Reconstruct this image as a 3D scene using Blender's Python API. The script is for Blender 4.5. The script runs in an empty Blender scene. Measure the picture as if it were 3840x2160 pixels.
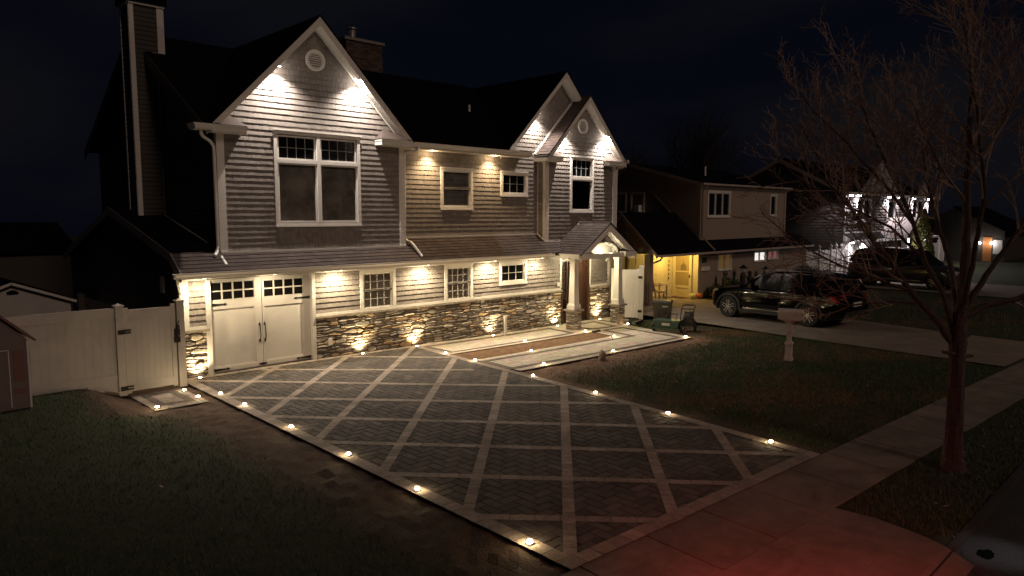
import bpy, math, random
import numpy as np
from mathutils import Vector, Matrix
random.seed(7)
C = bpy.context.scene.collection
R = random.uniform
PI = math.pi
rad = math.radians
ORG = {}

def lerp(a, b, t): return a + (b - a) * t
def ss(x, a, b):
    t = min(1.0, max(0.0, (x - a) / (b - a)))
    return t * t * (3 - 2 * t)
def gz(x, y):
    """height of the ground: it falls a hand's breadth towards the front door and rises to the left fence"""
    return -.115 * ss(x, 1, 12) * ss(y, -7.5, -1) * (1 - ss(x, 15.8, 18.5)) + .30 * ss(-x, 1.38, 2.2) * ss(y, -4.6, -.9)

# ------------------------------------------------------------------ materials
def mat(name, col, rough=.7, metal=0., var=0., nscale=6., bump=0., bscale=60., usecol=False, spec=.5, coat=0., emis=None, estr=0., col2=None, dirt=0.):
    m = bpy.data.materials.new(name); m.use_nodes = True
    nt = m.node_tree; b = nt.nodes['Principled BSDF']
    b.inputs['Base Color'].default_value = (*col, 1)
    b.inputs['Roughness'].default_value = rough
    b.inputs['Metallic'].default_value = metal
    b.inputs['Specular IOR Level'].default_value = spec
    b.inputs['Coat Weight'].default_value = coat
    if emis:
        b.inputs['Emission Color'].default_value = (*emis, 1)
        b.inputs['Emission Strength'].default_value = estr
    tc = nt.nodes.new('ShaderNodeTexCoord')
    src = None
    if var > 0:
        n = nt.nodes.new('ShaderNodeTexNoise'); n.inputs['Scale'].default_value = nscale
        n.inputs['Detail'].default_value = 6; n.inputs['Roughness'].default_value = .65
        nt.links.new(tc.outputs['Object'], n.inputs['Vector'])
        mx = nt.nodes.new('ShaderNodeMix'); mx.data_type = 'RGBA'
        c2 = col2 if col2 else tuple(c * (1 - var) for c in col)
        mp = nt.nodes.new('ShaderNodeMapRange'); mp.inputs[1].default_value = .35; mp.inputs[2].default_value = .65
        nt.links.new(n.outputs['Fac'], mp.inputs[0]); nt.links.new(mp.outputs[0], mx.inputs[0])
        mx.inputs[6].default_value = (*col, 1); mx.inputs[7].default_value = (*c2, 1)
        src = mx.outputs[2]
        nt.links.new(src, b.inputs['Base Color'])
    if usecol:
        a = nt.nodes.new('ShaderNodeAttribute'); a.attribute_name = 'Col'
        m2 = nt.nodes.new('ShaderNodeMix'); m2.data_type = 'RGBA'; m2.blend_type = 'MULTIPLY'; m2.inputs[0].default_value = 1
        if src: nt.links.new(src, m2.inputs[6])
        else: m2.inputs[6].default_value = (*col, 1)
        nt.links.new(a.outputs['Color'], m2.inputs[7]); nt.links.new(m2.outputs[2], b.inputs['Base Color'])
    if dirt > 0:
        sk = b.inputs['Base Color']; lk = sk.links[0].from_socket if sk.links else None
        n = nt.nodes.new('ShaderNodeTexNoise'); n.inputs['Scale'].default_value = .8; n.inputs['Detail'].default_value = 9; n.inputs['Roughness'].default_value = .7; n.inputs['Distortion'].default_value = 1.2
        nt.links.new(tc.outputs['Object'], n.inputs['Vector'])
        mp = nt.nodes.new('ShaderNodeMapRange'); mp.inputs[1].default_value = .38; mp.inputs[2].default_value = .6; mp.inputs[3].default_value = 1 - dirt; mp.inputs[4].default_value = 1
        nt.links.new(n.outputs['Fac'], mp.inputs[0]); m3 = nt.nodes.new('ShaderNodeMix'); m3.data_type = 'RGBA'; m3.blend_type = 'MULTIPLY'; m3.inputs[0].default_value = 1
        if lk: nt.links.new(lk, m3.inputs[6])
        else: m3.inputs[6].default_value = (*col, 1)
        nt.links.new(mp.outputs[0], m3.inputs[7]); nt.links.new(m3.outputs[2], sk)
    if bump > 0:
        n = nt.nodes.new('ShaderNodeTexNoise'); n.inputs['Scale'].default_value = bscale; n.inputs['Detail'].default_value = 5
        nt.links.new(tc.outputs['Object'], n.inputs['Vector'])
        bp = nt.nodes.new('ShaderNodeBump'); bp.inputs['Strength'].default_value = bump; bp.inputs['Distance'].default_value = .01
        nt.links.new(n.outputs['Fac'], bp.inputs['Height']); nt.links.new(bp.outputs[0], b.inputs['Normal'])
    return m

def glassmat(name, tint=(.95, .94, .92)):
    m = bpy.data.materials.new(name); m.use_nodes = True; nt = m.node_tree
    nt.nodes.remove(nt.nodes['Principled BSDF'])
    t = nt.nodes.new('ShaderNodeBsdfTransparent'); t.inputs[0].default_value = (*tint, 1)
    g = nt.nodes.new('ShaderNodeBsdfGlossy'); g.inputs['Roughness'].default_value = .04
    f = nt.nodes.new('ShaderNodeFresnel'); f.inputs[0].default_value = 1.5
    x = nt.nodes.new('ShaderNodeMixShader')
    nt.links.new(f.outputs[0], x.inputs[0]); nt.links.new(t.outputs[0], x.inputs[1]); nt.links.new(g.outputs[0], x.inputs[2])
    nt.links.new(x.outputs[0], nt.nodes['Material Output'].inputs[0])
    return m

M = {}
M['siding'] = mat('taupe_shingle', (.25, .222, .20), .75, var=.18, nscale=9, bump=.25, bscale=90, usecol=True)
M['core'] = mat('wall_core', (.16, .14, .125), .9)
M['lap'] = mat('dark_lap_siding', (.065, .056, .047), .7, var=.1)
M['trim'] = mat('white_trim', (.80, .77, .72), .45, var=.07, nscale=3)
M['soffit'] = mat('soffit_white', (.74, .71, .65), .5)
M['door_white'] = mat('garage_white', (.66, .63, .59), .42, var=.05, nscale=2, dirt=.1)
M['stone'] = mat('ledge_stone', (1.35, 1.33, 1.3), .85, var=.35, nscale=22, bump=.8, bscale=45, usecol=True)
M['mortar'] = mat('mortar', (.10, .088, .075), .95)
M['cap'] = mat('stone_cap', (.36, .32, .26), .85, var=.4, nscale=12, bump=.7, bscale=40)
M['roof'] = mat('roof_shingle', (.062, .044, .038), .9, var=.35, nscale=30, bump=.5, bscale=120, usecol=True)
M['roofdark'] = mat('roof_dark', (.009, .008, .009), 1., var=.3, nscale=20, spec=.05)
M['glassdark'] = mat('window_glass', (.008, .008, .008), .08, var=.3, nscale=3, spec=.35)
M['glass'] = glassmat('clear_glass')
M['shade'] = mat('window_shade', (.46, .45, .42), .9, var=.6, nscale=1.6)
M['shade2'] = mat('pale_shade', (.72, .68, .56), .9, var=.25, nscale=2.2)
M['rakeshade'] = mat('shaded_rake', (.20, .185, .165), .6)  # white trim with the shade of the left side put into its colour
M['muntin'] = mat('grille', (.30, .32, .34), .5)
M['muntinw'] = mat('grille_white', (.6, .6, .56), .5)
M['iron'] = mat('black_iron', (.012, .011, .011), .5, spec=.4)
M['wood'] = mat('mahogany', (.060, .026, .015), .42, var=.4, nscale=10)
M['vinyl'] = mat('white_vinyl', (.60, .565, .525), .5, var=.06, nscale=2, dirt=.14)
M['paver'] = mat('dark_paver', (1, 1, 1), .88, var=.3, nscale=14, bump=.5, bscale=120, usecol=True, dirt=.4)
M['pale'] = mat('pale_paver', (1, 1, 1), .85, var=.12, nscale=10, bump=.4, bscale=120, usecol=True)
M['sand'] = mat('joint_sand', (.035, .03, .026), .95)
M['concrete'] = mat('concrete', (.25, .205, .165), .9, dirt=.25, var=.22, nscale=1.3, bump=.4, bscale=150)
M['soil'] = mat('soil', (.06, .035, .02), .95, var=.5, nscale=4, bump=1, bscale=30)
M['asphalt'] = mat('asphalt', (.05, .05, .05), .7, var=.3, nscale=5, bump=.6, bscale=120)
M['bark'] = mat('bark', (.105, .062, .05), .9, var=.5, nscale=18, bump=1, bscale=26)
M['twig'] = mat('twig', (.33, .22, .175), .85)
M['fartwig'] = mat('far_twig', (.035, .03, .03), .9)
M['darkplastic'] = mat('dark_plastic', (.02, .021, .019), .45)
M['rubber'] = mat('rubber', (.013, .013, .013), .75)
M['green'] = mat('green_paint', (.035, .075, .05), .45, var=.2)
M['alloy'] = mat('alloy', (.55, .54, .54), .3, metal=.75)
M['carpaint'] = mat('black_paint', (.002, .002, .0025), .08, coat=.2, spec=.3)
M['carpaint2'] = mat('charcoal_paint', (.035, .028, .026), .2, coat=1)
M['cladding'] = mat('cladding', (.014, .014, .014), .6)
M['chrome'] = mat('chrome', (.7, .7, .7), .2, metal=1)
M['redlens'] = mat('red_lens', (.5, .02, .03), .2, coat=1)
M['headlens'] = mat('head_lens', (.45, .42, .36), .15, coat=1)
M['nbsiding'] = mat('tan_siding', (.33, .265, .215), .75, var=.08, nscale=2)
M['nbwall'] = mat('tan_wall', (.36, .29, .235), .8, var=.1, nscale=3)
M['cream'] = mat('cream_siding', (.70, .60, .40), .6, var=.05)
M['farw'] = mat('far_white', (.62, .60, .60), .6)
M['fars'] = mat('far_siding', (.075, .065, .062), .8)
M['farroof'] = mat('far_roof', (.20, .17, .165), .9)
M['lit_white'] = mat('lit_window', (.8, .8, .8), .6, emis=(1, .95, .93), estr=.85)
M['lit_pink'] = mat('lit_curtain', (.4, .2, .2), .6, emis=(.30, .11, .10), estr=.5)
M['blind'] = mat('blind', (.35, .25, .12), .6, emis=(.30, .16, .05), estr=.22, var=.4, nscale=10)
M['shrub'] = mat('shrub_leaf', (.045, .05, .03), .8, var=.4)
M['arbor'] = mat('arborvitae_leaf', (.17, .17, .045), .8, var=.5, nscale=4)
M['brick'] = mat('chimney_brick', (.13, .085, .07), .9, var=.3, nscale=8, usecol=True)
M['pumpkin'] = mat('pumpkin_orange', (.55, .15, .03), .6, var=.15)
M['gourd'] = mat('pale_gourd', (.62, .55, .3), .6, var=.15)
M['pink'] = mat('play_house_pink', (.20, .145, .145), .6, var=.1)
M['pinkroof'] = mat('play_house_roof', (.21, .095, .09), .6, var=.1)
M['mail'] = mat('mailbox_white', (.68, .62, .58), .5, var=.06)
M['leaf'] = mat('dry_leaf', (.38, .27, .19), .8)
M['lampwhite'] = mat('lamp_white', (.8, .8, .8), .4, emis=(1, .90, .80), estr=28)
M['lampwarm'] = mat('lamp_warm', (.8, .7, .5), .4, emis=(1, .76, .42), estr=26)
M['lampground'] = mat('lamp_ground', (.8, .7, .5), .4, emis=(1, .78, .45), estr=45)
M['lampcold'] = mat('lamp_cold', (.8, .8, .8), .4, emis=(1, .93, .93), estr=30)
M['sticker'] = mat('pale_sticker', (.5, .5, .47), .6)
M['rock'] = mat('pale_rock', (.33, .26, .2), .9, var=.3, nscale=12, bump=1, bscale=20)

# ------------------------------------------------------------------ mesh builder
class MB:
    def __init__(s): s.v = []; s.f = []; s.c = []
    def face(s, pts, col=None):
        n = len(s.v); s.v += [tuple(p) for p in pts]; s.f.append(tuple(range(n, n + len(pts)))); s.c.append(col)
        return s
    def mesh(s, vs, fs, col=None):
        n = len(s.v); s.v += [tuple(p) for p in vs]
        for f in fs: s.f.append(tuple(n + i for i in f)); s.c.append(col)
        return s
    def hexa(s, p, col=None):
        return s.mesh(p, [(0, 3, 2, 1), (4, 5, 6, 7), (0, 1, 5, 4), (1, 2, 6, 5), (2, 3, 7, 6), (3, 0, 4, 7)], col)
    def box(s, x0, x1, y0, y1, z0, z1, col=None):
        return s.hexa([(x0, y0, z0), (x1, y0, z0), (x1, y1, z0), (x0, y1, z0), (x0, y0, z1), (x1, y0, z1), (x1, y1, z1), (x0, y1, z1)], col)
    def mbox(s, W, u0, u1, d0, d1, z0, z1, col=None):
        return s.hexa([W(u0, d0, z0), W(u1, d0, z0), W(u1, d1, z0), W(u0, d1, z0), W(u0, d0, z1), W(u1, d0, z1), W(u1, d1, z1), W(u0, d1, z1)], col)
    def prism(s, poly, vec, col=None):
        n = len(poly); v = Vector(vec)
        a = [Vector(p) for p in poly]; vs = a + [p + v for p in a]
        fs = [tuple(range(n)), tuple(range(2 * n - 1, n - 1, -1))] + [(i, (i + 1) % n, n + (i + 1) % n, n + i)[::-1] for i in range(n)]
        return s.mesh(vs, fs, col)
    def beam(s, p, q, w, h, up=(0, 0, 1), col=None):
        """box along p-q; w across, h along up, p/q on the axis"""
        p = Vector(p); q = Vector(q); d = (q - p).normalized(); sd = d.cross(Vector(up)).normalized(); u = sd.cross(d)
        a = sd * w / 2; b = u * h / 2
        return s.hexa([p - a - b, q - a - b, q + a - b, p + a - b, p - a + b, q - a + b, q + a + b, p + a + b], col)
    def tube(s, pts, r, n=8, cap=True, col=None):
        pts = [Vector(p) for p in pts]; rs = r if isinstance(r, (list, tuple)) else [r] * len(pts)
        base = len(s.v); prev = None
        for i, p in enumerate(pts):
            d = (pts[min(i + 1, len(pts) - 1)] - pts[max(i - 1, 0)]).normalized()
            if prev is None:
                a = d.cross(Vector((0, 0, 1)) if abs(d.z) < .9 else Vector((1, 0, 0))).normalized()
            else:
                a = (prev - d * prev.dot(d)).normalized()
            prev = a; b = d.cross(a)
            for k in range(n):
                t = 2 * PI * k / n; s.v.append(tuple(p + (a * math.cos(t) + b * math.sin(t)) * rs[i]))
        for i in range(len(pts) - 1):
            for k in range(n):
                k2 = (k + 1) % n
                s.f.append((base + i * n + k, base + i * n + k2, base + (i + 1) * n + k2, base + (i + 1) * n + k)); s.c.append(col)
        if cap:
            s.f.append(tuple(base + k for k in range(n))[::-1]); s.c.append(col)
            e = base + (len(pts) - 1) * n; s.f.append(tuple(e + k for k in range(n))); s.c.append(col)
        return s
    def lathe(s, prof, c=(0, 0, 0), n=16, ax='z', col=None, flute=0., nf=8):
        base = len(s.v)
        for r, h in prof:
            for k in range(n):
                t = 2 * PI * k / n; rr = r * (1 - flute * abs(math.cos(t * nf / 2)) ** 6)
                a, b = rr * math.cos(t), rr * math.sin(t)
                p = (a, b, h) if ax == 'z' else ((a, h, b) if ax == 'y' else (h, a, b))
                s.v.append((c[0] + p[0], c[1] + p[1], c[2] + p[2]))
        for i in range(len(prof) - 1):
            for k in range(n):
                k2 = (k + 1) % n; s.f.append((base + i * n + k, base + i * n + k2, base + (i + 1) * n + k2, base + (i + 1) * n + k)); s.c.append(col)
        s.f.append(tuple(base + k for k in range(n))[::-1]); s.c.append(col)
        e = base + (len(prof) - 1) * n; s.f.append(tuple(e + k for k in range(n))); s.c.append(col)
        return s
    def blob(s, c, r, n=10, m=7, jit=.12, col=None):
        rx, ry, rz = r if isinstance(r, tuple) else (r, r, r)
        prof = []; base = len(s.v)
        for i in range(m + 1):
            a = PI * i / m
            for k in range(n):
                t = 2 * PI * k / n; j = 1 + R(-jit, jit)
                s.v.append((c[0] + rx * j * math.sin(a) * math.cos(t), c[1] + ry * j * math.sin(a) * math.sin(t), c[2] - rz * math.cos(a) * j))
        for i in range(m):
            for k in range(n):
                k2 = (k + 1) % n; s.f.append((base + i * n + k, base + i * n + k2, base + (i + 1) * n + k2, base + (i + 1) * n + k)); s.c.append(col)
        return s
    def build(s, name, m, parent=None, smooth=False):
        me = bpy.data.meshes.new(name)
        o0 = ORG.get(parent.name, Vector((0, 0, 0))) if parent else Vector((0, 0, 0))
        me.from_pydata([(x - o0.x, y - o0.y, z - o0.z) for x, y, z in s.v], [], s.f)
        if any(c is not None for c in s.c):
            at = me.color_attributes.new('Col', 'FLOAT_COLOR', 'CORNER')
            arr = []
            for f, c in zip(s.f, s.c):
                c = c or (1, 1, 1); arr += [c[0], c[1], c[2], 1.] * len(f)
            at.data.foreach_set('color', arr)
        me.materials.append(m if not isinstance(m, str) else M[m])
        if smooth: me.polygons.foreach_set('use_smooth', [True] * len(me.polygons))
        me.update()
        o = bpy.data.objects.new(name, me); C.objects.link(o)
        if parent: o.parent = parent; ORG[o.name] = o0
        return o

def tag(o, label=None, cat=None, group=None, kind=None):
    if label: o['label'] = label
    if cat: o['category'] = cat
    if group: o['group'] = group
    if kind: o['kind'] = kind
    return o
def thing(name, label, cat, loc=(0, 0, 0), group=None):
    o = bpy.data.objects.new(name, None); C.objects.link(o); o.location = loc; o.empty_display_size = .3
    ORG[o.name] = Vector(loc)
    return tag(o, label, cat, group)
def struct(mb, name, m, smooth=False):
    return tag(mb.build(name, m, None, smooth), kind='structure')
def copy_tree(o, parent=None):
    c = o.copy(); C.objects.link(c); c.parent = parent
    for ch in list(o.children): copy_tree(ch, c)
    return c

def lamp(kind, name, loc, energy, col, parent=None, size=.03, spot=None, blend=.6, aim=None):
    l = bpy.data.lights.new(name, kind); l.energy = energy; l.color = col
    if kind in ('POINT', 'SPOT'): l.shadow_soft_size = size
    if kind == 'SPOT': l.spot_size = rad(spot or 110); l.spot_blend = blend
    o = bpy.data.objects.new(name, l); C.objects.link(o)
    o0 = ORG.get(parent.name, Vector((0, 0, 0))) if parent else Vector((0, 0, 0))
    o.location = Vector(loc) - o0
    if aim: o.rotation_euler = (Vector(aim) - Vector(loc)).to_track_quat('-Z', 'Y').to_euler()
    if parent: o.parent = parent
    return o

def clip(poly, cp):
    """Sutherland-Hodgman; cp convex, counter-clockwise"""
    out = poly
    for i in range(len(cp)):
        a = cp[i]; b = cp[(i + 1) % len(cp)]
        if not out: return []
        inp = out; out = []
        def side(p): return (b[0] - a[0]) * (p[1] - a[1]) - (b[1] - a[1]) * (p[0] - a[0])
        for j in range(len(inp)):
            p = inp[j]; q = inp[(j + 1) % len(inp)]; sp, sq = side(p), side(q)
            if sp >= 0: out.append(p)
            if (sp >= 0) != (sq >= 0):
                t = sp / (sp - sq); out.append((lerp(p[0], q[0], t), lerp(p[1], q[1], t)))
    return out
def ccw(p):
    a = sum(p[i][0] * p[(i + 1) % len(p)][1] - p[(i + 1) % len(p)][0] * p[i][1] for i in range(len(p)))
    return list(p) if a > 0 else list(p)[::-1]

def tiles(mb, poly, P, rowh, wmin, wmax, gap=.006, off=0., lift=0., colf=None, ang=0., jit=0.):
    """rows of blocks clipped to a convex polygon in (u,v); P maps (u,v,offset) to space"""
    poly = ccw(poly); ca, sa = math.cos(ang), math.sin(ang)
    rp = [(x * ca + y * sa, -x * sa + y * ca) for x, y in poly]
    v = min(p[1] for p in rp); v1 = max(p[1] for p in rp); u0 = min(p[0] for p in rp); u1 = max(p[0] for p in rp)
    while v < v1:
        u = u0 - R(0, wmax)
        while u < u1:
            w = R(wmin, wmax); j = R(0, jit)
            q = [(u + gap / 2, v + gap / 2), (u + w - gap / 2, v + gap / 2), (u + w - gap / 2, v + rowh - gap / 2), (u + gap / 2, v + rowh - gap / 2)]
            q = clip(q, rp)
            if len(q) > 2:
                col = colf() if colf else None
                mb.face([P(x * ca - y * sa, x * sa + y * ca, off + j + lift * (1 - (y - v) / rowh)) for x, y in q], col)
                if lift:   # butt edge of a roof shingle
                    lo = [p for p in q if abs(p[1] - (v + gap / 2)) < 1e-4]
                    if len(lo) == 2:
                        (xa, ya), (xb, yb) = lo
                        f = lambda x, y, o: P(x * ca - y * sa, x * sa + y * ca, o)
                        mb.face([f(xa, ya, off - .002), f(xb, yb, off - .002), f(xb, yb, off + j + lift), f(xa, ya, off + j + lift)], col)
            u += w
        v += rowh

# ------------------------------------------------------------------ wall makers
def span_minus(u0, u1, holes, z):
    segs = [(u0, u1)]
    for h in holes:
        if h[2] < z < h[3]:
            segs = [s for a, b in segs for s in ((a, min(b, h[0])), (max(a, h[1]), b)) if s[1] - s[0] > .004]
    return segs
def shingles(mb, W, ul, ur, z0, z1, holes=(), course=.135, butt=.021):
    """W(u,d,z): d positive goes into the wall; ul, ur give the edges at height z"""
    i = 0; z = z0
    while z < z1 - .005:
        zt = min(z + course, z1)
        cuts = sorted({z, zt} | {h[k] for h in holes for k in (2, 3) if z < h[k] < zt})
        for a, b in zip(cuts[:-1], cuts[1:]):
            zm = (a + b) / 2; ea, eb = max(ul(a), ul(b)) , min(ur(a), ur(b)); la, ra, lb, rb = ul(a), ur(a), ul(b), ur(b)
            if ra - la < .02: continue
            for s0, s1 in span_minus(la, ra, holes, zm):
                u = s0
                random.seed(int((s0 * 7 + z * 131) * 1000))
                u -= R(0, .1)
                while u < s1:
                    w = R(.085, .175); x0 = max(u, s0); x1 = min(u + w - .0035, s1); u += w
                    if x1 - x0 < .008: continue
                    t0 = (a - z) / course; t1 = (b - z) / course
                    dj = R(-.001, .0012); zj = R(-.0018, .0018) if a == z else 0
                    d0 = lerp(-butt + dj, -.006, t0); d1 = lerp(-butt + dj, -.006, t1)
                    tx0 = min(max(x0, lb), rb); tx1 = min(max(x1, lb), rb)
                    g = R(.86, 1.08); col = (g, g * R(.98, 1.01), g * R(.97, 1.02))
                    mb.face([W(x0, d0, a + zj), W(x1, d0, a + zj), W(tx1, d1, b), W(tx0, d1, b)], col)
                    if a == z: mb.face([W(x0, 0, a + zj), W(x1, 0, a + zj), W(x1, d0, a + zj), W(x0, d0, a + zj)], col)
                    mb.face([W(x0, 0, a), W(x0, d0, a + zj), W(tx0, d1, b), W(tx0, 0, b)], col)
        z += course
def core(mb, W, u0, u1, z0, z1, holes=()):
    us = sorted({u0, u1} | {min(max(h[k], u0), u1) for h in holes for k in (0, 1)})
    zs = sorted({z0, z1} | {min(max(h[k], z0), z1) for h in holes for k in (2, 3)})
    for a, b in zip(us[:-1], us[1:]):
        for c, d in zip(zs[:-1], zs[1:]):
            um, zm = (a + b) / 2, (c + d) / 2
            if any(h[0] < um < h[1] and h[2] < zm < h[3] for h in holes): continue
            mb.face([W(a, 0, c), W(b, 0, c), W(b, 0, d), W(a, 0, d)])
STONE = [(.30, .27, .23), (.36, .32, .26), (.22, .19, .16), (.42, .38, .31), (.27, .20, .14), (.38, .27, .16), (.17, .15, .14), (.33, .30, .27), (.25, .23, .22), (.46, .42, .36)]
def stones(mb, W, u0, u1, z0, z1, hmin=.055, hmax=.14, wmin=.11, wmax=.42, dmin=.02, dmax=.062, square=0.):
    z = z0; ph = R(0, 6)
    rows = []
    while z < z1 - .02:
        h = min(R(hmin, hmax), z1 - z)
        if z1 - z - h < hmin * .6: h = z1 - z
        rows.append((z, z + h)); z += h
    amp = .016 * (1 - square)
    def wob(k, u):
        if k == 0 or k == len(rows): return 0
        return amp * math.sin(u * 4.1 + k * 2.3 + ph) + amp * .7 * math.sin(u * 11.3 + k * 5.1)
    for k, (a, b) in enumerate(rows):
        u = u0 + 0.0
        while u < u1 - .01:
            w = R(wmin, wmax) * (1.0 if b - a < .09 else 1.15)
            if u1 - u - w < wmin * .7: w = u1 - u
            parts = [(0, 1)]
            if b - a > .085 and random.random() < .45: m = R(.35, .65); parts = [(0, m), (m, 1)]
            for p0, p1 in parts:
                d = R(dmin, dmax); c = random.choice(STONE); g = R(.7, 1.15); col = tuple(x * g for x in c)
                g0 = .005; ring = []
                n = max(3, int(w / .06)); sk = R(-.018, .018) * (1 - square); sk2 = R(-.018, .018) * (1 - square)
                def bot(x): return lerp(a + wob(k, x), b + wob(k + 1, x), p0) + g0
                def top(x): return lerp(a + wob(k, x), b + wob(k + 1, x), p1) - g0
                rnd = .25 * (1 - square) * (p1 - p0) * (b - a)
                for i in range(n + 1):
                    x = lerp(u + g0, u + w - g0, i / n); e = rnd if i in (0, n) else 0
                    ring.append([x + (sk if i == 0 else sk2 if i == n else 0) * .5, bot(x) + e + R(0, .006)])
                for i in range(n, -1, -1):
                    x = lerp(u + g0, u + w - g0, i / n); e = rnd if i in (0, n) else 0
                    ring.append([x - (sk if i == 0 else sk2 if i == n else 0) * .5, top(x) - e - R(0, .006)])
                ring = [[min(max(x, u0 + .002), u1 - .002), zz] for x, zz in ring]
                cx = sum(p[0] for p in ring) / len(ring); cz = sum(p[1] for p in ring) / len(ring)
                hh = (b - a) * (p1 - p0)
                def inset(m_, mz): return [[x + (-1 if x > cx else 1) * min(m_, abs(x - cx) * .8), zz + (-1 if zz > cz else 1) * min(mz, abs(zz - cz) * .8)] for x, zz in ring]
                r1 = inset(.005, .004); r2 = inset(.02, min(.016, hh * .25))
                tu, tz = R(-.12, .12), R(-.25, .25)
                V0 = [W(x, 0.0, zz) for x, zz in ring]
                V1 = [W(x, -d * R(.7, .85), zz) for x, zz in r1]
                V2 = [W(x, -d * R(.93, 1.07) + (x - cx) * tu * .3 + (zz - cz) * tz, zz) for x, zz in r2]
                V3 = [W(cx, -d * 1.08, cz)]
                N = len(ring); vs = V0 + V1 + V2 + V3; fs = []
                for i in range(N):
                    j = (i + 1) % N; fs += [(i, j, N + j, N + i), (N + i, N + j, 2 * N + j, 2 * N + i), (2 * N + i, 2 * N + j, 3 * N)]
                mb.mesh(vs, fs, col)
            u += w

def WY(y): return lambda u, d, z: (u, y + d, z)          # wall facing the street
def WX(x): return lambda u, d, z: (x + d, u, z)          # wall facing the left neighbour

def window(par, W, u0, u1, z0, z1, units, label=None, cw=.09, proud=.048, frame='trim', munt='muntin', shd='shade'):
    m = MB(); z0b = z0
    m.mbox(W, u0, u0 + cw, -proud, .06, z0, z1); m.mbox(W, u1 - cw, u1, -proud, .06, z0, z1)
    m.mbox(W, u0 + cw, u1 - cw, -proud, .06, z1 - cw, z1); m.mbox(W, u0 + cw, u1 - cw, -proud, .06, z0, z0 + cw)
    m.mbox(W, u0 - .012, u1 + .012, -proud - .018, -proud, z0 - .012, z0 + .03)
    m.mbox(W, u0 - .01, u1 + .01, -proud - .014, -proud, z1 - .03, z1 + .015)
    o = m.build('window', frame, par)
    if label: o['label'] = label
    for (a, b, c, d, nx, nz, kind) in units:
        s = MB(); t = .038
        s.mbox(W, a, a + t, -.02, .05, c, d); s.mbox(W, b - t, b, -.02, .05, c, d); s.mbox(W, a + t, b - t, -.02, .05, c, c + t); s.mbox(W, a + t, b - t, -.02, .05, d - t, d)
        s.build('sash', frame, o)
        if kind in ('dark', 'lit', 'pink', 'blind'):
            mm = {'dark': 'glassdark', 'lit': 'lit_white', 'pink': 'lit_pink', 'blind': 'blind'}[kind]
            MB().mbox(W, a + t, b - t, .026, .034, c + t, d - t).build('pane', mm, o)
        else:
            MB().mbox(W, a + t, b - t, .026, .030, c + t, d - t).build('pane', 'glass', o)
            sh = MB(); n = 7
            for i in range(n):
                za = lerp(c + t, d - t, i / n); zb = lerp(c + t, d - t, (i + 1) / n)
                sh.face([W(a + t, .055 + .012 * (i % 2), za), W(b - t, .055 + .012 * (i % 2), za), W(b - t, .055 + .012 * ((i + 1) % 2), zb), W(a + t, .055 + .012 * ((i + 1) % 2), zb)])
            sh.build('shade', shd, o)
        if nx > 1 or nz > 1:
            g = MB()
            for i in range(1, nx):
                x = lerp(a + t, b - t, i / nx); g.mbox(W, x - .007, x + .007, .010, .024, c + t, d - t)
            for i in range(1, nz):
                x = lerp(c + t, d - t, i / nz); g.mbox(W, a + t, b - t, .012, .022, x - .007, x + .007)
            g.build('grille', munt, o)
    return o
# ================================================================== THE HOUSE
house = thing('two_storey_house', 'large taupe shingled house with two lit gables, stone base and white trim', 'house', (7.7, 4.7, 0))
W0 = WY(0.); WL = WY(.05); WC = WY(.37); WR = WY(.02)
TOPZ = 1.16
# --- lower storey
H = [(.62, 3.15, -1, 2.18), (4.61, 5.65, 1.10, 2.15), (7.48, 8.48, 1.10, 2.15), (9.70, 10.82, 1.50, 2.13), (12.64, 14.05, -1, 2.14)]
c = MB(); core(c, W0, 0, 15.28, -.16, 2.66, H)
c.face([(0, 0, 0), (0, 9.3, 0), (0, 9.3, 2.45), (0, 4.5, 3.78), (0, .1, 2.66), (0, 0, 2.6)])
c.face([(15.28, 0, -.15), (15.28, 9.3, -.15), (15.28, 9.3, 2.6), (15.28, 0, 2.6)]); c.face([(0, 9.3, 0), (15.28, 9.3, 0), (15.28, 9.3, 2.5), (0, 9.3, 2.5)])
core(c, WL, .95, 6.06, 2.6, 5.7, [(2.33, 4.62, 3.43, 5.64)]); c.face([WL(.95, 0, 5.7), WL(6.06, 0, 5.7), WL(3.43, 0, 8.3)])
core(c, WC, 6.06, 11.82, 2.6, 5.6, [(7.67, 8.83, 3.87, 5.01), (10.11, 11.24, 4.31, 5.01)]); c.face([WC(10.3, 0, 5.6), WC(15.4, 0, 5.6), WC(12.82, 0, 8.25)])
core(c, WR, 11.8, 15.52, 2.3, 5.6, [(13.07, 14.23, 3.79, 5.63)]); c.face([WR(11.8, 0, 5.6), WR(15.52, 0, 5.6), WR(13.71, 0, 7.55)])
c.face([(11.8, .02, 2.3), (11.8, .37, 2.3), (11.8, .37, 5.6), (11.8, .02, 5.6)]); c.face([(6.06, .05, 2.3), (6.06, .37, 2.3), (6.06, .37, 5.6), (6.06, .05, 5.6)])
c.face([(15.52, .02, 2.3), (15.52, 9.3, 2.3), (15.52, 9.3, 5.6), (15.52, 4.7, 8.2), (15.52, .02, 5.6)])
c.face([(.95, .05, 2.6), (.95, 9.3, 2.6), (.95, 9.3, 5.65), (.95, 4.73, 8.3), (.95, .05, 5.6)]); c.face([(.95, 9.3, 2.4), (15.52, 9.3, 2.4), (15.52, 9.3, 5.6), (.95, 9.3, 5.6)])
c.build('wall', 'core', house)
s = MB(); H2 = [(.56, 3.22, -1, 2.5), (12.58, 14.1, -1, 2.5)] + H[1:4]
shingles(s, W0, lambda z: .13, lambda z: 15.16, TOPZ, 2.37, H2, .135, .034)
s.build('lower_shingle_siding', 'siding', house)
s = MB()
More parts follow.
